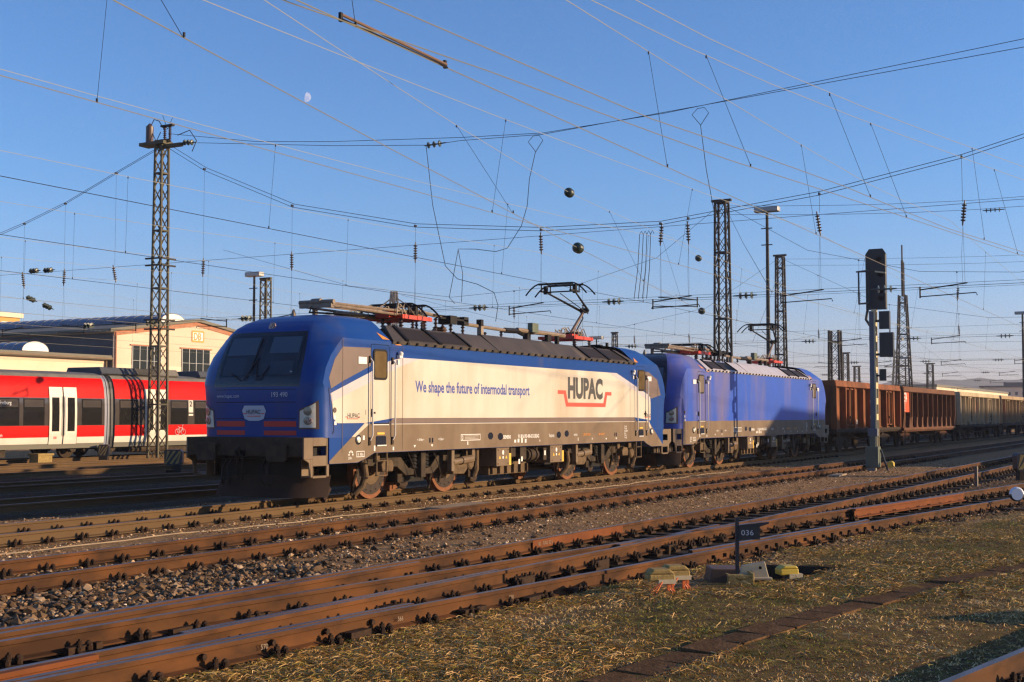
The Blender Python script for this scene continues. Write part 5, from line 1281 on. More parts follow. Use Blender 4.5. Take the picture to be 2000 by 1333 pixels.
# ------------------------------------------------------------------ masts and lamps
def lattice(name, label, cat, x, y, h, w0, w1, m, group=None, nb=None, d0=None, d1=None, th=.09, z0=-.3, cap=True):
    T = thing(name, label, cat, (x, y, z0), 0, group)
    d0 = d0 or w0; d1 = d1 or w1
    b = MB(); nb = nb or max(6, int(h/(w0*1.35)))
    cor = lambda t, i, j: Vector((i*(w0+(w1-w0)*t)/2, j*(d0+(d1-d0)*t)/2, h*t))
    for i in (-1, 1):
        for j in (-1, 1): b.bar(cor(0,i,j), cor(1,i,j), th, th)
    for k in range(nb):
        t0, t1 = k/nb, (k+1)/nb
        for e_, (a, c) in enumerate((((-1,-1),(1,-1)),((-1,1),(1,1)),((-1,-1),(-1,1)),((1,-1),(1,1)))):
            if k % 2 or e_ > 1: b.bar(cor(t0,*a), cor(t1,*c), max(th*.42,w0*.085), th*.2)
            if not k % 2 or e_ > 1: b.bar(cor(t0,*c), cor(t1,*a), max(th*.42,w0*.085), th*.2)
        if k % 4 == 3:
            for (a, c) in (((-1,-1),(1,-1)),((-1,1),(1,1)),((-1,-1),(-1,1)),((1,-1),(1,1))): b.bar(cor(t1,*a), cor(t1,*c), th*.8)
    b.build('mast_frame', m, T, 0)
    b = MB(); b.box((-w0*.9,-d0*.9,-.2),(w0*.9,d0*.9,.18)); b.build('mast_foot', M['concrete'], T, 0)
    if cap:
        b = MB(); b.box((-w1*.58,-d1*.58,h),(w1*.58,d1*.58,h+.1)); b.box((-.1,-d1*.95,h+.1),(.1,d1*1.0,h+.24)); b.build('cross_arm', m, T, 0)
    return T
m1 = lattice('catenary_mast', 'tall lattice catenary mast in front of the red train, with insulators on top', 'mast', 22.72, 23.98, 14.0, .56, .42, M['mast'], 'lattice catenary masts', 22, .58, .38, .085)
b = MB(); b.box((-.3,-.35,14.0),(.3,1.1,14.15)); b.box((-.1,-1.15,13.85),(.12,.2,14.0)); b.build('top_platform', M['mast'], m1, 0, bevel=.01)
b = MB(); b.lathe((0,.75,14.15),(0,0,1),[(0,.2),(.05,.17),(.75,.17),(.8,.12),(.9,.03)],14); b.build('surge_arrester', M['lamprim'], m1)
b = MB()
for y in (-.15,-.45): insulator(b,(0,y,14.1),.7,.09,8)
b.each('post_insulator', M['insul'], m1)
b = MB(); b.box((-.08,-.65,14.8),(.08,.05,14.88))
b.tube([(0,.75,14.85),(0,.5,15.2),(0,.2,15.1),(0,-.1,14.7)],.02,5); b.tube([(0,.6,14.6),(0,.35,14.2),(0,.1,14.6)],.02,5); b.tube([(0,-.3,14.68),(.1,-.5,15.2)],.012,4); b.tube([(0,-.3,14.68),(-.1,-.1,15.3)],.012,4)
b.tube([(0,-.9,14.35),(0,-1.6,14.5),(0,-2.0,14.0),(0,-1.75,13.55)],.02,5); b.build('jumper_wire', M['wired'], m1)
b = MB()
for z in (8.9,8.6,6.2,5.8): b.box((-.5,-.45,z),(.5,-.36,z+.07)); b.box((-.42,-.5,z),(-.34,.5,z+.07))
b.each('mast_bracket', M['mastd'], m1, 0)
lattice('catenary_mast', 'broad dark lattice mast rising behind the second locomotive', 'mast', 50.8, 7.95, 14.2, .86, .60, M['mastd'], 'lattice catenary masts', 15, .86, .60, .11)
lattice('catenary_mast', 'tall dark lattice mast with insulator horns, right of the floodlight pole', 'mast', 81.2, 13.75, 14.7, .85, .55, M['mastd'], 'lattice catenary masts', 17, None, None, .12)
lattice('catenary_mast', 'short square topped lattice mast above the first rusty wagon', 'mast', 110, 16.9, 10.6, 1.15, .95, M['mastd'], 'lattice catenary masts', 9, None, None, .2, -.3, False)
lattice('catenary_mast', 'small lattice mast between square topped mast and railway signal', 'mast', 146.2, 25, 9.9, .9, .7, M['mastd'], 'lattice catenary masts', 9, None, None, .15)
lattice('catenary_mast', 'slim distant lattice mast left of the signal post', 'mast', 179, 31.5, 9.4, .9, .7, M['mastd'], 'lattice catenary masts', 9, None, None, .15)
lattice('catenary_mast', 'far lattice mast between the telecom tower and the picture edge', 'mast', 184, 21.6, 9.8, 1.0, .8, M['mastd'], 'lattice catenary masts', 9, None, None, .16)
lattice('catenary_mast', 'lattice mast top peeping over the cab roof of the leading locomotive', 'mast', 50.9, 41.2, 11.4, .62, .5, M['mast'], 'lattice catenary masts', 18)
lattice('catenary_mast', 'distant lattice mast above the rear cab of the leading locomotive', 'mast', 99.3, 36.3, 10.2, .6, .4, M['mastd'], 'lattice catenary masts', 12)
lattice('catenary_mast', 'lattice mast standing on the sunny side of the yard, outside the picture', 'mast', 35.5, -32.7, 11.5, .55, .45, M['mast'], 'lattice catenary masts', 15)
tw = lattice('telecom_tower', 'tall slender lattice radio tower with ladder beyond the wagons', 'tower', 184, 25.5, 20.6, 2.5, 1.05, M['mastd'], None, 17, None, None, .2, -.3, False)
b = MB(); b.cyl((0,0,20.4),(0,0,26.0),.2,8); b.cyl((0,0,26.0),(0,0,28.4),.12,6)
for x in (-.9,-.5): b.bar((x,-.4,18),(x,-.4,25.6),.07)
for z in np.arange(18,25.6,.6): b.bar((-.9,-.4,z),(-.5,-.4,z),.06)
b.build('antenna_pole', M['mastd'], tw); b = MB(); b.box((-2.6,-.3,13.6),(-.8,.1,13.9)); b.build('dish_arm', M['galv'], tw)
def lamp(label, x, y, h, w, r=.11):
    T = thing('floodlight_pole', label, 'floodlight', (x, y, -.3), 0, 'yard floodlight poles')
    b = MB(); b.tube([(0,0,0),(0,0,h*.5),(0,0,h)], [r*1.3,r,r*.7], 8, 0); b.build('pole', M['mastd'], T)
    b = MB(); 
    for z in (h*.93,h*.86): b.bar((-.1,-.35,z),(-.1,.35,z),.06)
    b.build('cross_bar', M['mastd'], T)
    b = MB(); b.box((-.28,-w/2,h),(.28,w/2,h+.32)); b.build('lamp_housing', M['galv'], T, 0, bevel=.05)
    return T
lamp('floodlight pole with wide lamp housing between two lattice masts', 58.2, 7.6, 14.7, 1.55, .13)
lamp('floodlight pole at the right picture edge behind the tan wagon', 132.3, 1.9, 13.2, 1.6, .15)
lamp('floodlight pole rising behind the roof of the leading locomotive cab', 50.5, 41.9, 11.7, 1.3)
lamp('distant floodlight pole above the roof of the leading locomotive', 98.4, 37.9, 9.7, 1.4, .1)
lamp('small far floodlight pole just right of the signal post', 190, 26.5, 11.0, 2.0, .14)
lamp('distant floodlight pole behind the middle of the leading locomotive roof', 70, 30.5, 8.4, 1.3, .1)
def pylon(label, x, y, h, m):
    T = lattice('power_pylon', label, 'pylon', x, y, h, h*.16, h*.03, m, 'distant power pylons', 9, None, None, h*.012, -.3, False)
    b = MB()
    for z, w in ((.62,.13),(.76,.16),(.9,.1)): b.bar((0,-w*h,z*h),(0,w*h,z*h),h*.012); b.bar((0,-w*h,z*h),(0,0,(z+.06)*h),h*.008); b.bar((0,w*h,z*h),(0,0,(z+.06)*h),h*.008)
    b.build('cross_arm', m, T, 0)
pylon('faint power pylon far beyond the wagons, right of the signal', 420, 77, 24, M['mast'])
pylon('small power pylon on the horizon above the leading locomotive', 431, 285, 54, M['mastd'])
pylon('tiny power pylon between the pantograph and mast of the second locomotive', 380, 128, 25, M['mast'])

# ------------------------------------------------------------------ railway signal
G = thing('railway_signal', 'tall black railway light signal on a striped lattice post', 'signal', (27.2, -5.95, -.2), 0)
b = MB(); b.box((-.06,-.02,.75),(-.02,.14,5.7),0); b.box((.25,-.02,.75),(.29,.14,5.7),0)
b.build('post', M['sigpost'], G, 0)
b = MB()
for x in (-.04,.26): b.bar((x,-.045,.75),(x,-.045,5.7),.07,.03)
z = 1.35
while z < 5.7: b.box((-.072,-.07,z-.11),(.292,-.061,z+.11)); b.box((-.06,.14,z-.05),(.29,.15,z+.05)); z += .56
b.build('post_batten', M['siglit'], G, 0)
b = MB(); b.prism([(-.48,5.75),(.25,5.75),(.25,7.75),(.12,7.94),(-.36,7.94),(-.48,7.75)], 'x', -.02, .10); b.box((-.06,-.47,5.76),(.14,-.44,7.74)); b.box((.10,-.42,5.9),(.3,.2,7.6))
b.build('signal_head', M['sigdark'], G, 0, bevel=.01)
for z, y in ((7.55,-.22),(6.15,-.28),(7.0,-.28),(6.4,-.28)):
    b = MB(); b.tube([(-.03+0,y+.1*math.cos(a),z+.1*math.sin(a)) for a in [R(18*i-30) for i in range(14)]], .012, 5); b.lathe((-.02,y,z),(-1,0,0),[(0,.09),(.02,.085),(.02,.07)],14); b.build('signal_lens', M['black'], G)
b = MB()
for q in (((0,.5,5.98),(0,.5,7.12)),((0,.10,5.98),(0,.52,5.98)),((0,.1,7.14),(0,.58,7.14)),((-.3,.10,6.0),(-.3,.1,7.15)),((-.3,.1,7.14),(0,.58,7.14)),((-.3,.1,5.98),(0,.5,5.98))): b.bar(*q, .05, .05)
b.tube([(0,.2,5.75),(0,.26,5.4),(0,.1,5.15)],.05,7); b.build('maintenance_rail', M['sigdark'], G)
b = MB(); b.bar((-.05,-.48,7.05),(-.05,-.1,7.12),.06,.05); b.box((-.1,-.12,5.68),(.1,.05,5.76)); b.build('lit_rail', M['siglit'], G)
b = MB(); b.box((-.1,-.58,5.05),(.12,-.22,5.68)); b.box((0,-.24,5.3),(.08,-.02,5.38)); b.build('speed_indicator', M['sigdark'], G, 0); b = MB(); b.box((-.1,-.70,4.05),(.12,-.22,4.92)); b.box((0,-.24,4.1),(.08,-.02,4.18)); b.build('route_indicator', M['sigdark'], G, 0); b = MB(); b.box((0,-.42,3.2),(.06,-.18,3.62)); b.box((0.01,-.2,3.35),(.05,-.02,3.42)); b.build('marker_plate', M['sigdark'], G, 0)
b = MB(); b.box((-.1,-.10,1.22),(.12,.24,1.5)); b.build('junction_box', M['sigpost'], G, 0, bevel=.01)
b = MB(); b.box((-.2,-.14,.12),(.22,.32,.86)); b.box((-.1,-.02,.82),(.12,.18,1.25)); b.build('base_cabinet', M['siggreen'], G, 0, bevel=.015); b = MB(); b.box((-.16,.0,-.1),(.16,.28,.12)); b.build('foot', M['concrete'], G, 0)
b = MB(); b.bar((.1,-.16,.75),(.1,-.42,-.05),.06); b.tube([(.1,-.35,.12),(.0,-.6,.2),(.1,-.75,.02)],.02,5); b.build('stay', M['sigdark'], G)
b = MB(); b.box((.0,-.62,.12),(.22,-.42,.3)); b.sphere((.11,-.52,.3),.1,10,5,0,(1,1,.6)); tag(b.build('cable_box', M['yellow'], None, 40, (27.2,-5.95,-.2)), 'small yellow cable box at the foot of the railway signal', 'cable box')

# ------------------------------------------------------------------ yard furniture
Sg = thing('number_sign', 'black sign 036 on a thin post beside the point motor', 'sign', (-5.33,-11.84,-.2), R(-61))
b = MB(); b.box((-.02,-.02,0),(.02,.02,.80)); b.build('post', M['signblk'], Sg, 0)
b = MB(); b.box((.02,-.03,.555),(.255,-.02,.72)); b.prism([(.02,.72),(.36,.755),(.36,.735),(.25,.70)], 'y', -.03, .0); b.build('sign_plate', M['signblk'], Sg, 0)
text('sign_number', '036', .085, M['gtext'], (.04,-.0315,.605), FRONT, Sg, 1.15, .0)
b = MB()
b.box((-.13,-.12,-.02),(.15,-.05,.17)); b.prism([(-.13,.17),(.02,.13),(.15,.16),(.15,.12),(0,.09)], 'y', -.12, .08); b.box((.13,-.12,-.02),(.17,.1,.19))
b.build('concrete_foot', M['dirtyyellow'], Sg, 0, bevel=.01)
def cable_post(label, x, y, rz):
    T = thing('cable_terminal', label, 'cable terminal', (x, y, -.2), rz, 'orange cable terminals beside the points'); T.scale = (.82, .82, .78)
    b = MB(); b.box((-.19,-.12,.24),(.17,.12,.33),0); b.prism([(-.19,.33),(-.13,.40),(.10,.40),(.17,.33)], 'y', -.12, .12, 0); b.build('lid', M['dirtyyellow'], T, 0, bevel=.02)
    b = MB(); b.box((-.06,-.13,.20),(.18,.02,.26)); b.build('label_plate', M['motor'], T, 0)
    b = MB(); b.box((.07,-.09,-.05),(.10,-.05,.24)); b.box((.13,-.09,-.05),(.16,-.05,.24)); b.box((.07,-.088,.14),(.16,-.052,.2)); b.box((.06,-.09,-.03),(.17,.0,.0)); b.build('bracket', M['postorange'], T, 0)
    b = MB(); rr = random.Random(int(x*100))
    for k in range(3):
        pts = [(.0+.0*k,-.12,.24)]+[(-.05+.13*math.cos(a)+.03*k,-.16-.02*k,.08+.09*math.sin(a)) for a in [R(150+35*i+10*k) for i in range(8)]]
        b.tube(pts, .0065, 6)
    b.build('orange_cable', M['cableor'], T)
cable_post('left cable terminal with mossy lid and coiled orange cable', -6.42, -11.34, R(-50)); cable_post('right cable terminal with mossy lid, nearer the sign', -6.02, -11.36, R(-50))
P_ = thing('point_motor', 'cream and brown point motor casing beside the 036 sign', 'point motor', (-5.06,-11.74,-.2), R(-61)); P_.scale = (.76,.76,.8)
b = MB(); b.prism([(-.42,0),(-.38,.24),(.10,.23),(.10,0)], 'y', -.02, .55); b.build('lid', M['motorlid'], P_, 0, bevel=.015)
b = MB(); b.prism([(.0,.02),(.05,.30),(.40,.36),(.46,.14),(.46,.02)], 'y', -.16, -.10); b.box((.02,-.10,.02),(.42,.45,.18)); b.box((.08,-.22,.10),(.50,-.12,.135)); b.build('front_casing', M['motor'], P_, 0, bevel=.01)
b = MB(); b.lathe((.18,-.16,.18),(0,-1,0),[(0,.045),(.01,.045)],14); b.box((.31,-.165,.25),(.35,-.16,.29)); b.build('key_hole', M['black'], P_, 0)
b = MB(); b.tube([(.0,-.1,.04),(.5,-.25,.02),(1.1,-.35,.02)],.03,7); b.build('drive_rod', M['motorlid'], P_)
Mk = thing('cable_marker', 'yellow capped cable terminal standing in the dark pit', 'cable terminal', (-4.25,-12.12,-.45), R(-50)); Mk.scale = (.74,.74,.74)
b = MB(); b.box((-.2,-.12,.42),(.12,.12,.52)); b.prism([(-.2,.52),(-.12,.57),(.08,.57),(.12,.52)], 'y', -.12, .12); b.build('cap', M['yellow'], Mk, 0, bevel=.02)
b = MB(); b.box((-.05,-.14,.36),(.18,.0,.44),0); b.box((.08,-.1,0),(.12,-.05,.4),1); b.box((-.12,-.1,0),(-.05,-.03,.42),1); b.build('bracket', [M['motor'], M['lamprim']], Mk, 0)
b = MB(); n = len(PIT)
for i in range(n):
    p, q = PIT[i], PIT[(i+1)%n]; b.bar((*p,-.37),(*q,-.37),.05,.44)
tag(b.build('pit_lining', M['sleeper'], None, 0), 'dark boarded pit in the grass behind the point motor', 'pit')
tr2 = thing('cable_trough', 'row of brown concrete cable covers running through the grass', 'cable trough', (0,0,0), 0)
x = -12.4
while x < 1.2:
    y = float(ty(x)); d = math.atan((float(ty(x+.2))-float(ty(x-.2)))/.4)
    b = MB(); b.box((-.24,-.17,-.05),(.24,.17,.02)); o = b.build('trough_cover', M['trough'], tr2, 0, bevel=.006); o.location = (x, y, float(height(x, y))-.004+RNG.normal(0,.006)); o.rotation_euler = (RNG.normal(0,.02), RNG.normal(0,.015), d+RNG.normal(0,.02)); x += .50*math.cos(d)
Bl = thing('point_lever', 'black and white round point lever weight beside the turnout', 'point lever', (8.72,-13.0,-.2), R(-61))
b = MB(); b.lathe((0,-.04,.36),(0,-1,0),[(0,.12),(.03,.15),(.06,.15),(.09,.12)],28); o = b.build('lever_weight', [M['signwht'], M['signblk']], Bl, 40)
for p in o.data.polygons:
    if p.center.z < .36: p.material_index = 1
b = MB(); b.tube([(.0,.0,.36),(.5,.1,.12),(.9,.1,.08)],.03,7); b.box((-.25,-.1,-.05),(.3,.2,.06)); b.build('lever_base', M['clip'], Bl)
def striped(label, x, y, z, w, h, rz):
    T = thing('buffer_block', label, 'buffer block', (x, y, z), rz, 'striped warning blocks'); 
    b = MB(); b.prism([(-w/2,.08),(-w/2+.06,0),(w/2-.06,0),(w/2,.08),(w/2,h-.08),(w/2-.06,h),(-w/2+.06,h),(-w/2,h-.08)], 'y', 0, .35); b.build('block', M['signblk'], T, 0)
    b = MB(); k = 4; 
    for i in range(k):
        x0 = -w/2+.02+i*w/3-.25; q = [(x0,.05),(x0+w/6,.05),(x0+w/6+h*.6,h-.05),(x0+h*.6,h-.05)]
        q = [(min(max(a,-w/2+.02),w/2-.02), c) for a, c in q]
        if abs(q[0][0]-q[1][0])+abs(q[2][0]-q[3][0]) > .02: b.add([(a,-.004,c) for a, c in q], [(0,1,2,3)])
    b.build('stripe', M['orange'] if False else M['dirtyyellow'], T, 0)
    b = MB(); b.box((-w*.4,.0,-.35),(w*.4,.3,0)); b.build('pedestal', M['sleeper'], T, 0)
striped('yellow and black striped buffer block at the right picture edge', 23.75, -11.5, .03, .80, .56, R(-58))
striped('striped warning block at the foot of the lattice mast', 15.2, 16.0, .0, .62, .55, R(-58)); striped('striped warning block under the left car of the red train', 19.9, 24.3, .05, .45, .5, R(-58))
b = MB(); b.cyl((0,0,0),(0,0,.55),.05,8); tag(b.build('marker_post', M['umber2'], None, 30, (18.3,-10.75,-.2)), 'short reddish marker post between the two turnout legs', 'post')
for x, y, w, d, rz, lb in ((4.3,-2.4,2.0,.55,.05,'pale thin slab lying beside the track under the leading locomotive'),(22.5,-8.0+2.2,1.6,.35,.1,'pale flat slab on the gravel near the signal')):
    b = MB(); b.box((-w/2,-d/2,0),(w/2,d/2,.05)); tag(b.build('ground_slab', M['plank'], None, 0, (x,y,-.19)), lb, 'slab').rotation_euler = (0,0,rz)
b = MB(); xs = np.linspace(-12,24,60); b.tube([(x, -1.75-.28*math.sin((x+4)/9)+.08*math.sin(x*1.3)-.35*smooth(-12,-2,np.array(x))*0, -.168+.008*math.sin(x*3)) for x in xs], .010, 5); tag(b.build('ground_cable', M['plank'], None, 40), 'thin pale cable lying along the gravel beside the locomotive track', 'cable')
b = MB(); b.box((-.35,-.25,0),(.35,.25,.42)); b.box((-.4,-.3,.42),(.4,.3,.5)); tag(b.build('relay_box', M['dirtyyellow'], None, 0, (16.9,24.6,-.25)), 'low ochre relay box in front of the red train', 'box')
b = MB(); b.box((-.4,-.3,0),(.4,.3,1.1)); b.prism([(-.45,1.1),(0,1.25),(.45,1.1)], 'y', -.34, .34); tag(b.build('shadow_box', M['siggreen'], None, 0, (-4.3,-19.6,-.2)), 'unseen grey green box added beside the bottom right rail to shade the grass', 'shadow box')  # added out of frame to throw a shadow on the grass
# ------------------------------------------------------------------ overhead lines
SUP = [-37.2, 22.8, 82.8, 142.8, 202.8]
def msz(x, zs=7.85, sag=.7):
    t = ((x+37.2) % 60)/60*2-1; return zs-sag*(1-t*t)
def ohl(label, con, mes, drop, zc=5.55, zs=7.85, sag=.7, mc=None, mm=None, x1=200, rc=.0065, rm=.0055, group='overhead lines above the tracks'):
    """con / mes: y as a function of x (or number); drop: x positions of droppers"""
    T = thing('overhead_line', label, 'overhead line', (0,0,0), 0, group)
    fc = con if callable(con) else (lambda x: con); fm = mes if callable(mes) else (lambda x: mes)
    xs = list(np.arange(-37.2, x1+.1, 3.0))
    b = MB(); b.tube([(x, fc(x), zc) for x in xs], rc, 5); b.build('contact_wire', mc or M['wire'], T, 0)
    b = MB(); b.tube([(x, fm(x), msz(x, zs, sag)) for x in xs], rm, 5); b.build('messenger_wire', mm or M['wirep'], T, 0)
    for x in drop:
        b = MB(); zt = msz(x, zs, sag); b.tube([(x, fm(x), zt), (x+.06, fc(x+.06), zc)], .0038, 4)
        b.cbox((x, fm(x), zt-.02), (.018,.018,.05)); b.cbox((x+.06, fc(x), zc+.025), (.018,.02,.05)); b.build('dropper', M['wired'], T, 0)
    return T
dr = lambda x0, st, x1=80: list(np.arange(x0, x1, st))
I = lambda P: (lambda x: float(np.interp(x, [p[0] for p in P], [p[1] for p in P])))
ohl('overhead line above the locomotive track, touched by the raised pantographs', I([(-40,.1),(22.8,-.1),(82,.2),(200,.1)]), I([(-40,0),(22.8,-.35),(82,0),(200,0)]), dr(-8.9,9.6), 5.52, 7.85, .7, M['wired'])
ohl('overhead line above the rusty track in front of the locomotives', I([(-40,-4.45),(22.8,-4.5),(82,-5.1),(200,-5.1)]), I([(-40,-4.45),(22.8,-5.0),(82,-5.1),(200,-5.1)]), [-8.1,1.95,11.8,30,40,50,60], 5.68, 7.95, .55)
oc = ohl('overhead line of the far turnout leg, with a brown section rod', -9.28, I([(-40,-9),(15,-9.0),(22.8,-9.4),(200,-9.6)]), [-9.3,-1.0,7.5,30,42,54], 5.62, 7.95, .5)
b = MB(); b.tube([(-9.45,-9.24,5.70),(-7.5,-9.27,5.66)],.016,8,0); b.tube([(-9.45,-9.26,5.645),(-7.5,-9.28,5.625)],.012,6,1)
for x in (-9.45,-7.5): b.cbox((x,-9.25,5.665),(.035,.03,.09),1)
b.build('section_rod', [M['copper'], M['black']], oc, 40)
ohl('overhead line of the near turnout leg, slanting to the right', I([(-40,-8.4),(-16,-8.9),(-9.4,-9.26),(-5.9,-9.9),(-2.9,-10.05),(1.24,-10.75),(10.4,-12.2),(30,-15.3),(90,-25)]), I([(-40,-8),(-3.2,-9.37),(2.2,-10.17),(10.9,-11.76),(30,-15.2),(90,-25)]), [-.5,5.9,13,21], 5.6, 8.0, .6, None, None, 80)
ohl('second overhead line slanting right above the near turnout leg', I([(-40,-8.6),(-9.9,-9.95),(-3.94,-10.38),(-2.8,-10.61),(1.13,-11.22),(7.26,-11.83),(30,-15.8),(90,-26)]), I([(-40,-8.4),(-3,-9.8),(3.54,-10.8),(12.94,-12.7),(30,-15.8),(90,-26)]), [3.2,10,18], 5.6, 8.05, .6, None, None, 80)
ox = ohl('overhead line crossing from the near track to the locomotive track, with ball insulators', I([(-40,-14),(-11.05,-7.84),(-5.4,-6.58),(-.94,-5.64),(7.04,-3.91),(25.4,-.13),(40,.9),(200,1)]), I([(-40,-12.8),(-6,-5.54),(-.92,-4.42),(1.7,-3.84),(10.56,-1.97),(27.4,.72),(45,1),(200,1)]), [-9.9,1.75,14.5,21], 5.6, 8.0, .65)
for x, c in ((10.56,False),(7.04,True),(27.4,False),(25.4,True)):
    fx = {False:(I([(10.56,-1.97),(27.4,.72)]), msz(x,8.0,.65)), True:(I([(7.04,-3.91),(25.4,-.13)]), 5.6)}[c]
    b = MB(); y = fx[0](x); b.lathe((x-.17, y-.035, fx[1]), (.98,.2,0), [(0,.03),(.04,.10),(.10,.125),(.16,.10),(.18,.105),(.24,.125),(.30,.10),(.34,.03)], 14); b.build('ball_insulator', M['ginsul'], ox)
for y, lb, st in ((5.2,'first overhead line behind the locomotives',-6.5),(10.7,'second overhead line behind the locomotives',-3),(16.8,'third overhead line behind the locomotives',-8),(21.5,'overhead line beside the lattice mast before the red train',-5),(26.4,'overhead line above the red commuter train',-2),(31.2,'overhead line between the red train and the depot',-6),(36.5,'rearmost overhead line in front of the depot',-7)):
    ohl(lb, y+.1, y, dr(st, 8.6, 100), 5.5, 7.8, .6, M['wired'] if y < 12 else M['wire'])

def string(b, p, d, n=4, r=.11, L=.62, mi=0):
    p = Vector(p); d = Vector(d).normalized(); pr = [(0,.02)]
    for i in range(n):
        t = .12+(L-.24)*(i+.2)/n; pr += [(t,.028),(t+.012,r),(t+.045,r*.75),(t+.055,.03)]
    pr += [(L,.02)]; b.lathe(p, d, pr, 11, mi)
def headspan(label, X, sag, ys, top_z=8.5, zu=8.42, zl=5.85, arms=True, ins=(), y0=None, y1=None, simple=False, hang=True):
    T = thing('head_span', label, 'head span', (X,0,0), 0, 'head spans across the yard')
    f = I(sorted(sag)); y0 = y0 if y0 is not None else min(p[0] for p in sag); y1 = y1 if y1 is not None else max(p[0] for p in sag)
    pts = sorted(sag)
    b = MB()
    for o in ((0,),) if simple else ((-.06,),(.06,)): b.tube([(o[0], y, z+o[0]*1.2) for y, z in pts], .011, 5)
    b.build('span_wire', M['wired'], T, 0)
    b = MB(); b.tube([(0,y0,zu+.05),(0,(y0+y1)/2,zu),(0,y1,zu+.05)], .008, 5); b.tube([(0,y0,zl),(0,y1,zl)], .008, 5); b.tube([(.25,y0,zl+.12),(.25,y1,zl+.12)], .006, 5); b.build('cross_wire', M['wired'], T, 0)
    for y in ys:
        zt = f(y)
        if hang:
            b = MB(); b.tube([(0,y,zt),(0,y,8.5)], .006, 4); b.cbox((0,y,zt-.02),(.14,.05,.08)); b.tube([(0,y,7.75),(.12,y+.08,6.8),(.1,y+.05,zl)], .004, 4); b.tube([(0,y,7.75),(-.1,y-.05,zl)], .004, 4); b.build('hanger', M['wired'], T, 0)
            b = MB(); tl = RNG.normal(0,.12); string(b, (0,y+tl*.4,8.55), (tl*.4,-tl*.5,-1), 6, .085, .82); b.build('hanging_insulator', M['insul'], T)
        if arms:
            b = MB(); s = 1 if RNG.random() < .5 else -1
            b.tube([(0,y+s*1.35,zl-.08),(0,y-.1*s,zl+.08)], .022, 6); b.tube([(0,y+s*1.35,zl-.3),(.05,y-.35*s,5.62),(.05,y-.38*s,5.53)], .018, 6); b.tube([(0,y+s*1.35,zl+.02),(0,y+s*1.35,zl-.34)], .026, 6)
            b.build('steady_arm', M['black'], T)
    for y in ins:
        b = MB(); string(b, (0,y-.42,zl), (0,1,.0), 3, .13, .84); b.build('strain_insulator', M['ginsul'], T)
    if X == 22.8:
        for y, z, dz in ((32.35,8.55,0),(31.4,8.53,0),(32.5,7.35,-.35),(31.4,6.95,-.35)):
            b = MB(); string(b, (0,y,z), (0,-1,dz), 3, .13, .8); b.build('strain_insulator', M['ginsul'], T)
    return T
sagL = [(45,9.3),(34.4,10.45),(32.76,10.83),(30.03,11.59),(26.9,12.7),(24.3,13.6)]
sagR = [(23.6,13.6),(21.53,12.42),(16.72,10.45),(10.72,9.2),(5.17,8.67),(.42,8.56),(-1.67,8.78),(-5.25,9.15),(-9.83,9.96),(-11.66,10.42),(-18,12.2),(-30,16)]
h1 = headspan('head span hanging from the lattice mast across the locomotives', 22.8, sagL+sagR, (32.7,30.0,26.8,21.58,16.78,10.71,5.17,.42,-.62,-5.25,-9.8), ins=(7.84,2.27,-2.65,-7.3,13.6,19.2,24.6,28.4))
b = MB()
b.tube([(0,23.7,14.2),(0,18.74,13.34),(0,14.73,12.93),(0,8.65,12.47),(0,5.1,12.27),(0,.2,12.47),(0,-11.73,13.46),(0,-30,16.6)], .011, 5)
b.tube([(0,22.0,13.62),(0,14.73,12.76),(0,10.04,12.31),(0,8.65,12.35),(0,5.1,12.22),(0,-11.72,13.2),(0,-30,16.2)], .011, 5); b.build('feeder_wire', M['wired'], h1, 0)
b = MB(); string(b,(0,22.9,13.72),(0,-1,-.08),3,.13,.85); string(b,(0,10.3,12.31),(0,-1,.03),3,.13,1.0); b.each('feeder_insulator', M['ginsul'], h1)
b = MB()
def loop(y, z): b.tube([(0,y,z-.6),(.02,y+.32,z-.2),(0,y+.1,z),(0,y-.15,z),(.02,y-.3,z-.2),(0,y,z-.62)], .012, 5)
loop(5.4,12.2); loop(-1.1,12.5)
b.tube([(0,5.4,11.6),(0,5.66,10.59),(0,5.75,9.6),(0,6.0,8.85),(0,6.6,8.05),(0,7.1,7.95),(0,8.0,8.1),(0,8.75,8.15),(0,8.95,7.2),(0,9.15,6.3),(0,8.9,6.05)], .013, 5)
b.tube([(0,10.23,12.31),(0,9.92,9.96),(0,9.33,7.53),(0,8.79,7.0),(0,7.9,6.75),(0,7.17,6.4),(0,7.0,5.9),(0,7.1,5.3)], .013, 5); b.tube([(0,8.75,8.1),(0,8.55,7.2),(0,8.6,6.1)], .012, 5)
b.tube([(0,-1.1,11.9),(0,-1.3,10.3),(0,-1.66,8.34)], .012, 5)
for i in range(4): b.tube([(0,1.45-.16*i,5.9),(0,1.3-.15*i,7.0),(0,1.22-.14*i,8.2),(0,1.15-.14*i,8.32),(0,1.09-.14*i,8.2)], .012, 5)
b.each('jumper_cable', M['wired'], h1, 0)
headspan('head span hanging from the broad dark mast behind the second locomotive', 50.8, [(45,13.5),(34,10.4),(26,9.3),(17,9.7),(12,11),(8.1,13.8),(7.8,13.8),(3,10.9),(-3,9.4),(-8,9.1),(-14,9.8),(-26,13)], (21.5,16.8,.2,-4.9,-9.6), ins=(13.6,3,-2.6,-7.2,19,24), simple=True)
headspan('head span hanging from the tall mast beside the floodlight pole', 81.2, [(50,13),(38,10),(28,9.2),(20,10.6),(13.9,14.3),(13.6,14.3),(6,10.4),(-2,9),(-8,8.9),(-16,10.5),(-30,15)], (26.4,21.5,10.7,5.2,.1,-5.1,-10.5), ins=(18.9,8,2.6,-2.6,-7.8,24), simple=True)
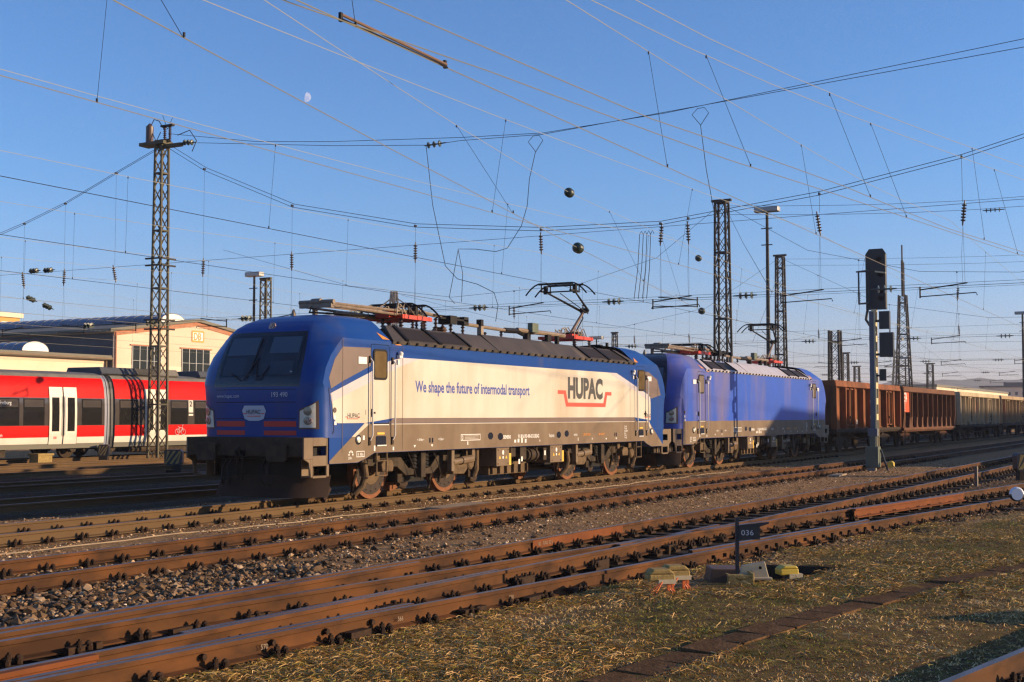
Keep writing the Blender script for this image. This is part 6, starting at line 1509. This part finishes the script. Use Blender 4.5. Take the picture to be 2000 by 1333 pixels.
headspan('distant head span of the short square topped mast', 110, [(50,10.5),(36,8.9),(24,9),(17,10.2),(8,8.8),(-4,8.7),(-16,9.6),(-30,12)], (26,21.5,5.2,0,-5.1,-10), 8.5, 7.9, 5.85, True, (18,8,2.6,-2.6,-7.5,-13), None, None, True, False)
headspan('distant head span crossing behind the railway signal', 140, [(60,10),(40,8.6),(25,9.3),(10,8.3),(-5,8.3),(-20,9.3),(-34,11)], (31,21.5,16,5.2,0,-5.1,-14), 8.5, 7.7, 5.85, True, (18,8,2.6,-8,-18), None, None, True, False)
headspan('far head span near the telecom tower', 182, [(60,9.6),(40,8.6),(22,9.4),(6,8.3),(-12,8.4),(-34,10.5)], (31,16,5.2,0,-8,-16), 8.5, 7.6, 5.85, True, (18,8,2.6,-5,-12,-20), None, None, True, False)
# anchor wires that cut across the sky
for i, (p, q, lb) in enumerate((((50.8,7.7,13.6),(22.8,-3.6,5.9),'thin anchor wire running from the broad dark mast down to the left'),((81.2,13.6,13.9),(50.8,6.2,5.9),'thin anchor wire running from the tall mast with horns'),((110,16.9,9.8),(80,9,5.9),'anchor wire of the short square topped mast'),((184,25.5,15),(140,9,6),'guy wire of the telecom tower'))):
    b = MB(); b.tube([p, ((p[0]+q[0])/2,(p[1]+q[1])/2,(p[2]+q[2])/2-.15), q], .010, 4); tag(b.build('anchor_wire', M['wired'], None, 0), lb, 'wire', 'anchor wires')
# feeder pairs of far masts
for X, ys_, z0_, lb in ((51.1,(7.9,-30),13.8,'upper feeder wire leaving the broad dark mast to the right'),(81.5,(13.7,-40),14.3,'upper feeder wire leaving the tall mast with horns to the right')):
    T = thing('feeder_line', lb, 'feeder line', (X,0,0), 0, 'feeder wires of the masts')
    for dz in (0, .5):
        b = MB(); b.tube([(0, ys_[0]+(ys_[1]-ys_[0])*t, z0_-dz-2.2*math.sin(math.pi*t)*.6+t*1.2) for t in np.linspace(0,1,12)], .010, 4); b.build('feeder_wire', M['wired'], T, 0)
    b = MB(); string(b,(0,-6.2,z0_-1.35),(0,-1,0),4,.13,1.1); b.build('feeder_insulator', M['ginsul'], T)

# ------------------------------------------------------------------ moon and hills
md = Vector((0.79,0.61,0.25)); md = (fw+Vector((math.sin(YAW),-math.cos(YAW),0))*((598-1000)/2526.2)+Vector((-math.sin(PITCH)*math.cos(YAW),-math.sin(PITCH)*math.sin(YAW),math.cos(PITCH)))*((666.5-190)/2526.2)).normalized()
mp = cob.location+md*6000
mm = bpy.data.materials.new('moon'); mm.use_nodes = True; nn = mm.node_tree; bb = nn.nodes['Principled BSDF']; bb.inputs['Base Color'].default_value = (0,0,0,1); bb.inputs['Roughness'].default_value = 1; bb.inputs['Specular IOR Level'].default_value = 0
te = nn.nodes.new('ShaderNodeTexNoise'); te.inputs['Scale'].default_value = .06; tcx = nn.nodes.new('ShaderNodeTexCoord'); nn.links.new(tcx.outputs['Object'], te.inputs['Vector'])
rp_ = nn.nodes.new('ShaderNodeValToRGB'); rp_.color_ramp.elements[0].position = .4; rp_.color_ramp.elements[1].position = .6; rp_.color_ramp.elements[0].color = (.42,.50,.78,1); rp_.color_ramp.elements[1].color = (.60,.62,.84,1)
nn.links.new(te.outputs['Fac'], rp_.inputs[0]); nn.links.new(rp_.outputs[0], bb.inputs['Emission Color']); bb.inputs['Emission Strength'].default_value = .62
b = MB(); rM = 22; P = []
for i in range(13):
    th = math.pi*i/12; P.append([(rM*math.sin(th)*math.cos(ph), rM*math.sin(th)*math.sin(ph), rM*math.cos(th)) for ph in [R(-90-90+180*j/12+90) for j in range(13)]])
b.grid(P)
mo = b.build('moon', mm, None, 60, mp); mo.rotation_euler = (0, 0, 0)
rt_ = Vector((math.sin(YAW),-math.cos(YAW),0)); tog = -md
zz = (Vector((0,0,1))*.97+rt_*.22).normalized(); xx_ = (rt_*.99+tog*.12); xx_ = (xx_-zz*xx_.dot(zz)).normalized(); yy_ = zz.cross(xx_)
mo.matrix_world = Matrix.Translation(mp) @ Matrix((xx_, yy_, zz)).transposed().to_4x4()
tag(mo, 'pale half moon in the blue sky above the leading locomotive', 'moon')
b = MB(); pts = [(-6,40),(2,60),(5,85),(7,120),(9.5,135),(11.5,140),(13.5,152),(15,178),(17,215),(19,228),(21.5,236),(26,250),(34,240),(45,180)]
f0 = [(p[0], p[1]) for p in pts]
rows = []
for k, (d, s) in enumerate(((1650,.0),(1780,.55),(1950,1.0),(2080,.8),(2180,.1))):
    row = []
    for i in range(70):
        a = -6+51*i/69; h = np.interp(a, [p[0] for p in f0], [p[1] for p in f0])*(d/5000)*.66
        az = YAW-R(a); hh = h*s+12*(vnoise(np.array([a*1.7+k*9.]), np.array([k*3.1+.2]), 1.0, 50)[0]-.5)*s-6
        row.append((cob.location.x+d*math.cos(az), cob.location.y+d*math.sin(az), hh))
    rows.append(row)
b.grid(rows); ho = b.build('hills', mat('wooded hill', (.06,.07,.05), .95, c2=(.10,.10,.075), scale=.004), None, 60); tag(ho, 'low wooded hills on the horizon', None, None, 'structure')

# ------------------------------------------------------------------ evening air
b = MB(); b.box((-700,-900,-2.2),(2450,2450,78)); hz = b.build('haze', [], None, 0)
hm = bpy.data.materials.new('haze air'); hm.use_nodes = True; n = hm.node_tree; n.nodes.remove(n.nodes['Principled BSDF'])
pv = n.nodes.new('ShaderNodeVolumePrincipled'); pv.inputs['Color'].default_value = (.86,.84,.88,1); pv.inputs['Density'].default_value = 0.00032; pv.inputs['Anisotropy'].default_value = 0.0
n.links.new(pv.outputs[0], n.nodes['Material Output'].inputs['Volume']); hz.data.materials.append(hm); tag(hz, 'thin evening haze over the yard', None, None, 'stuff')
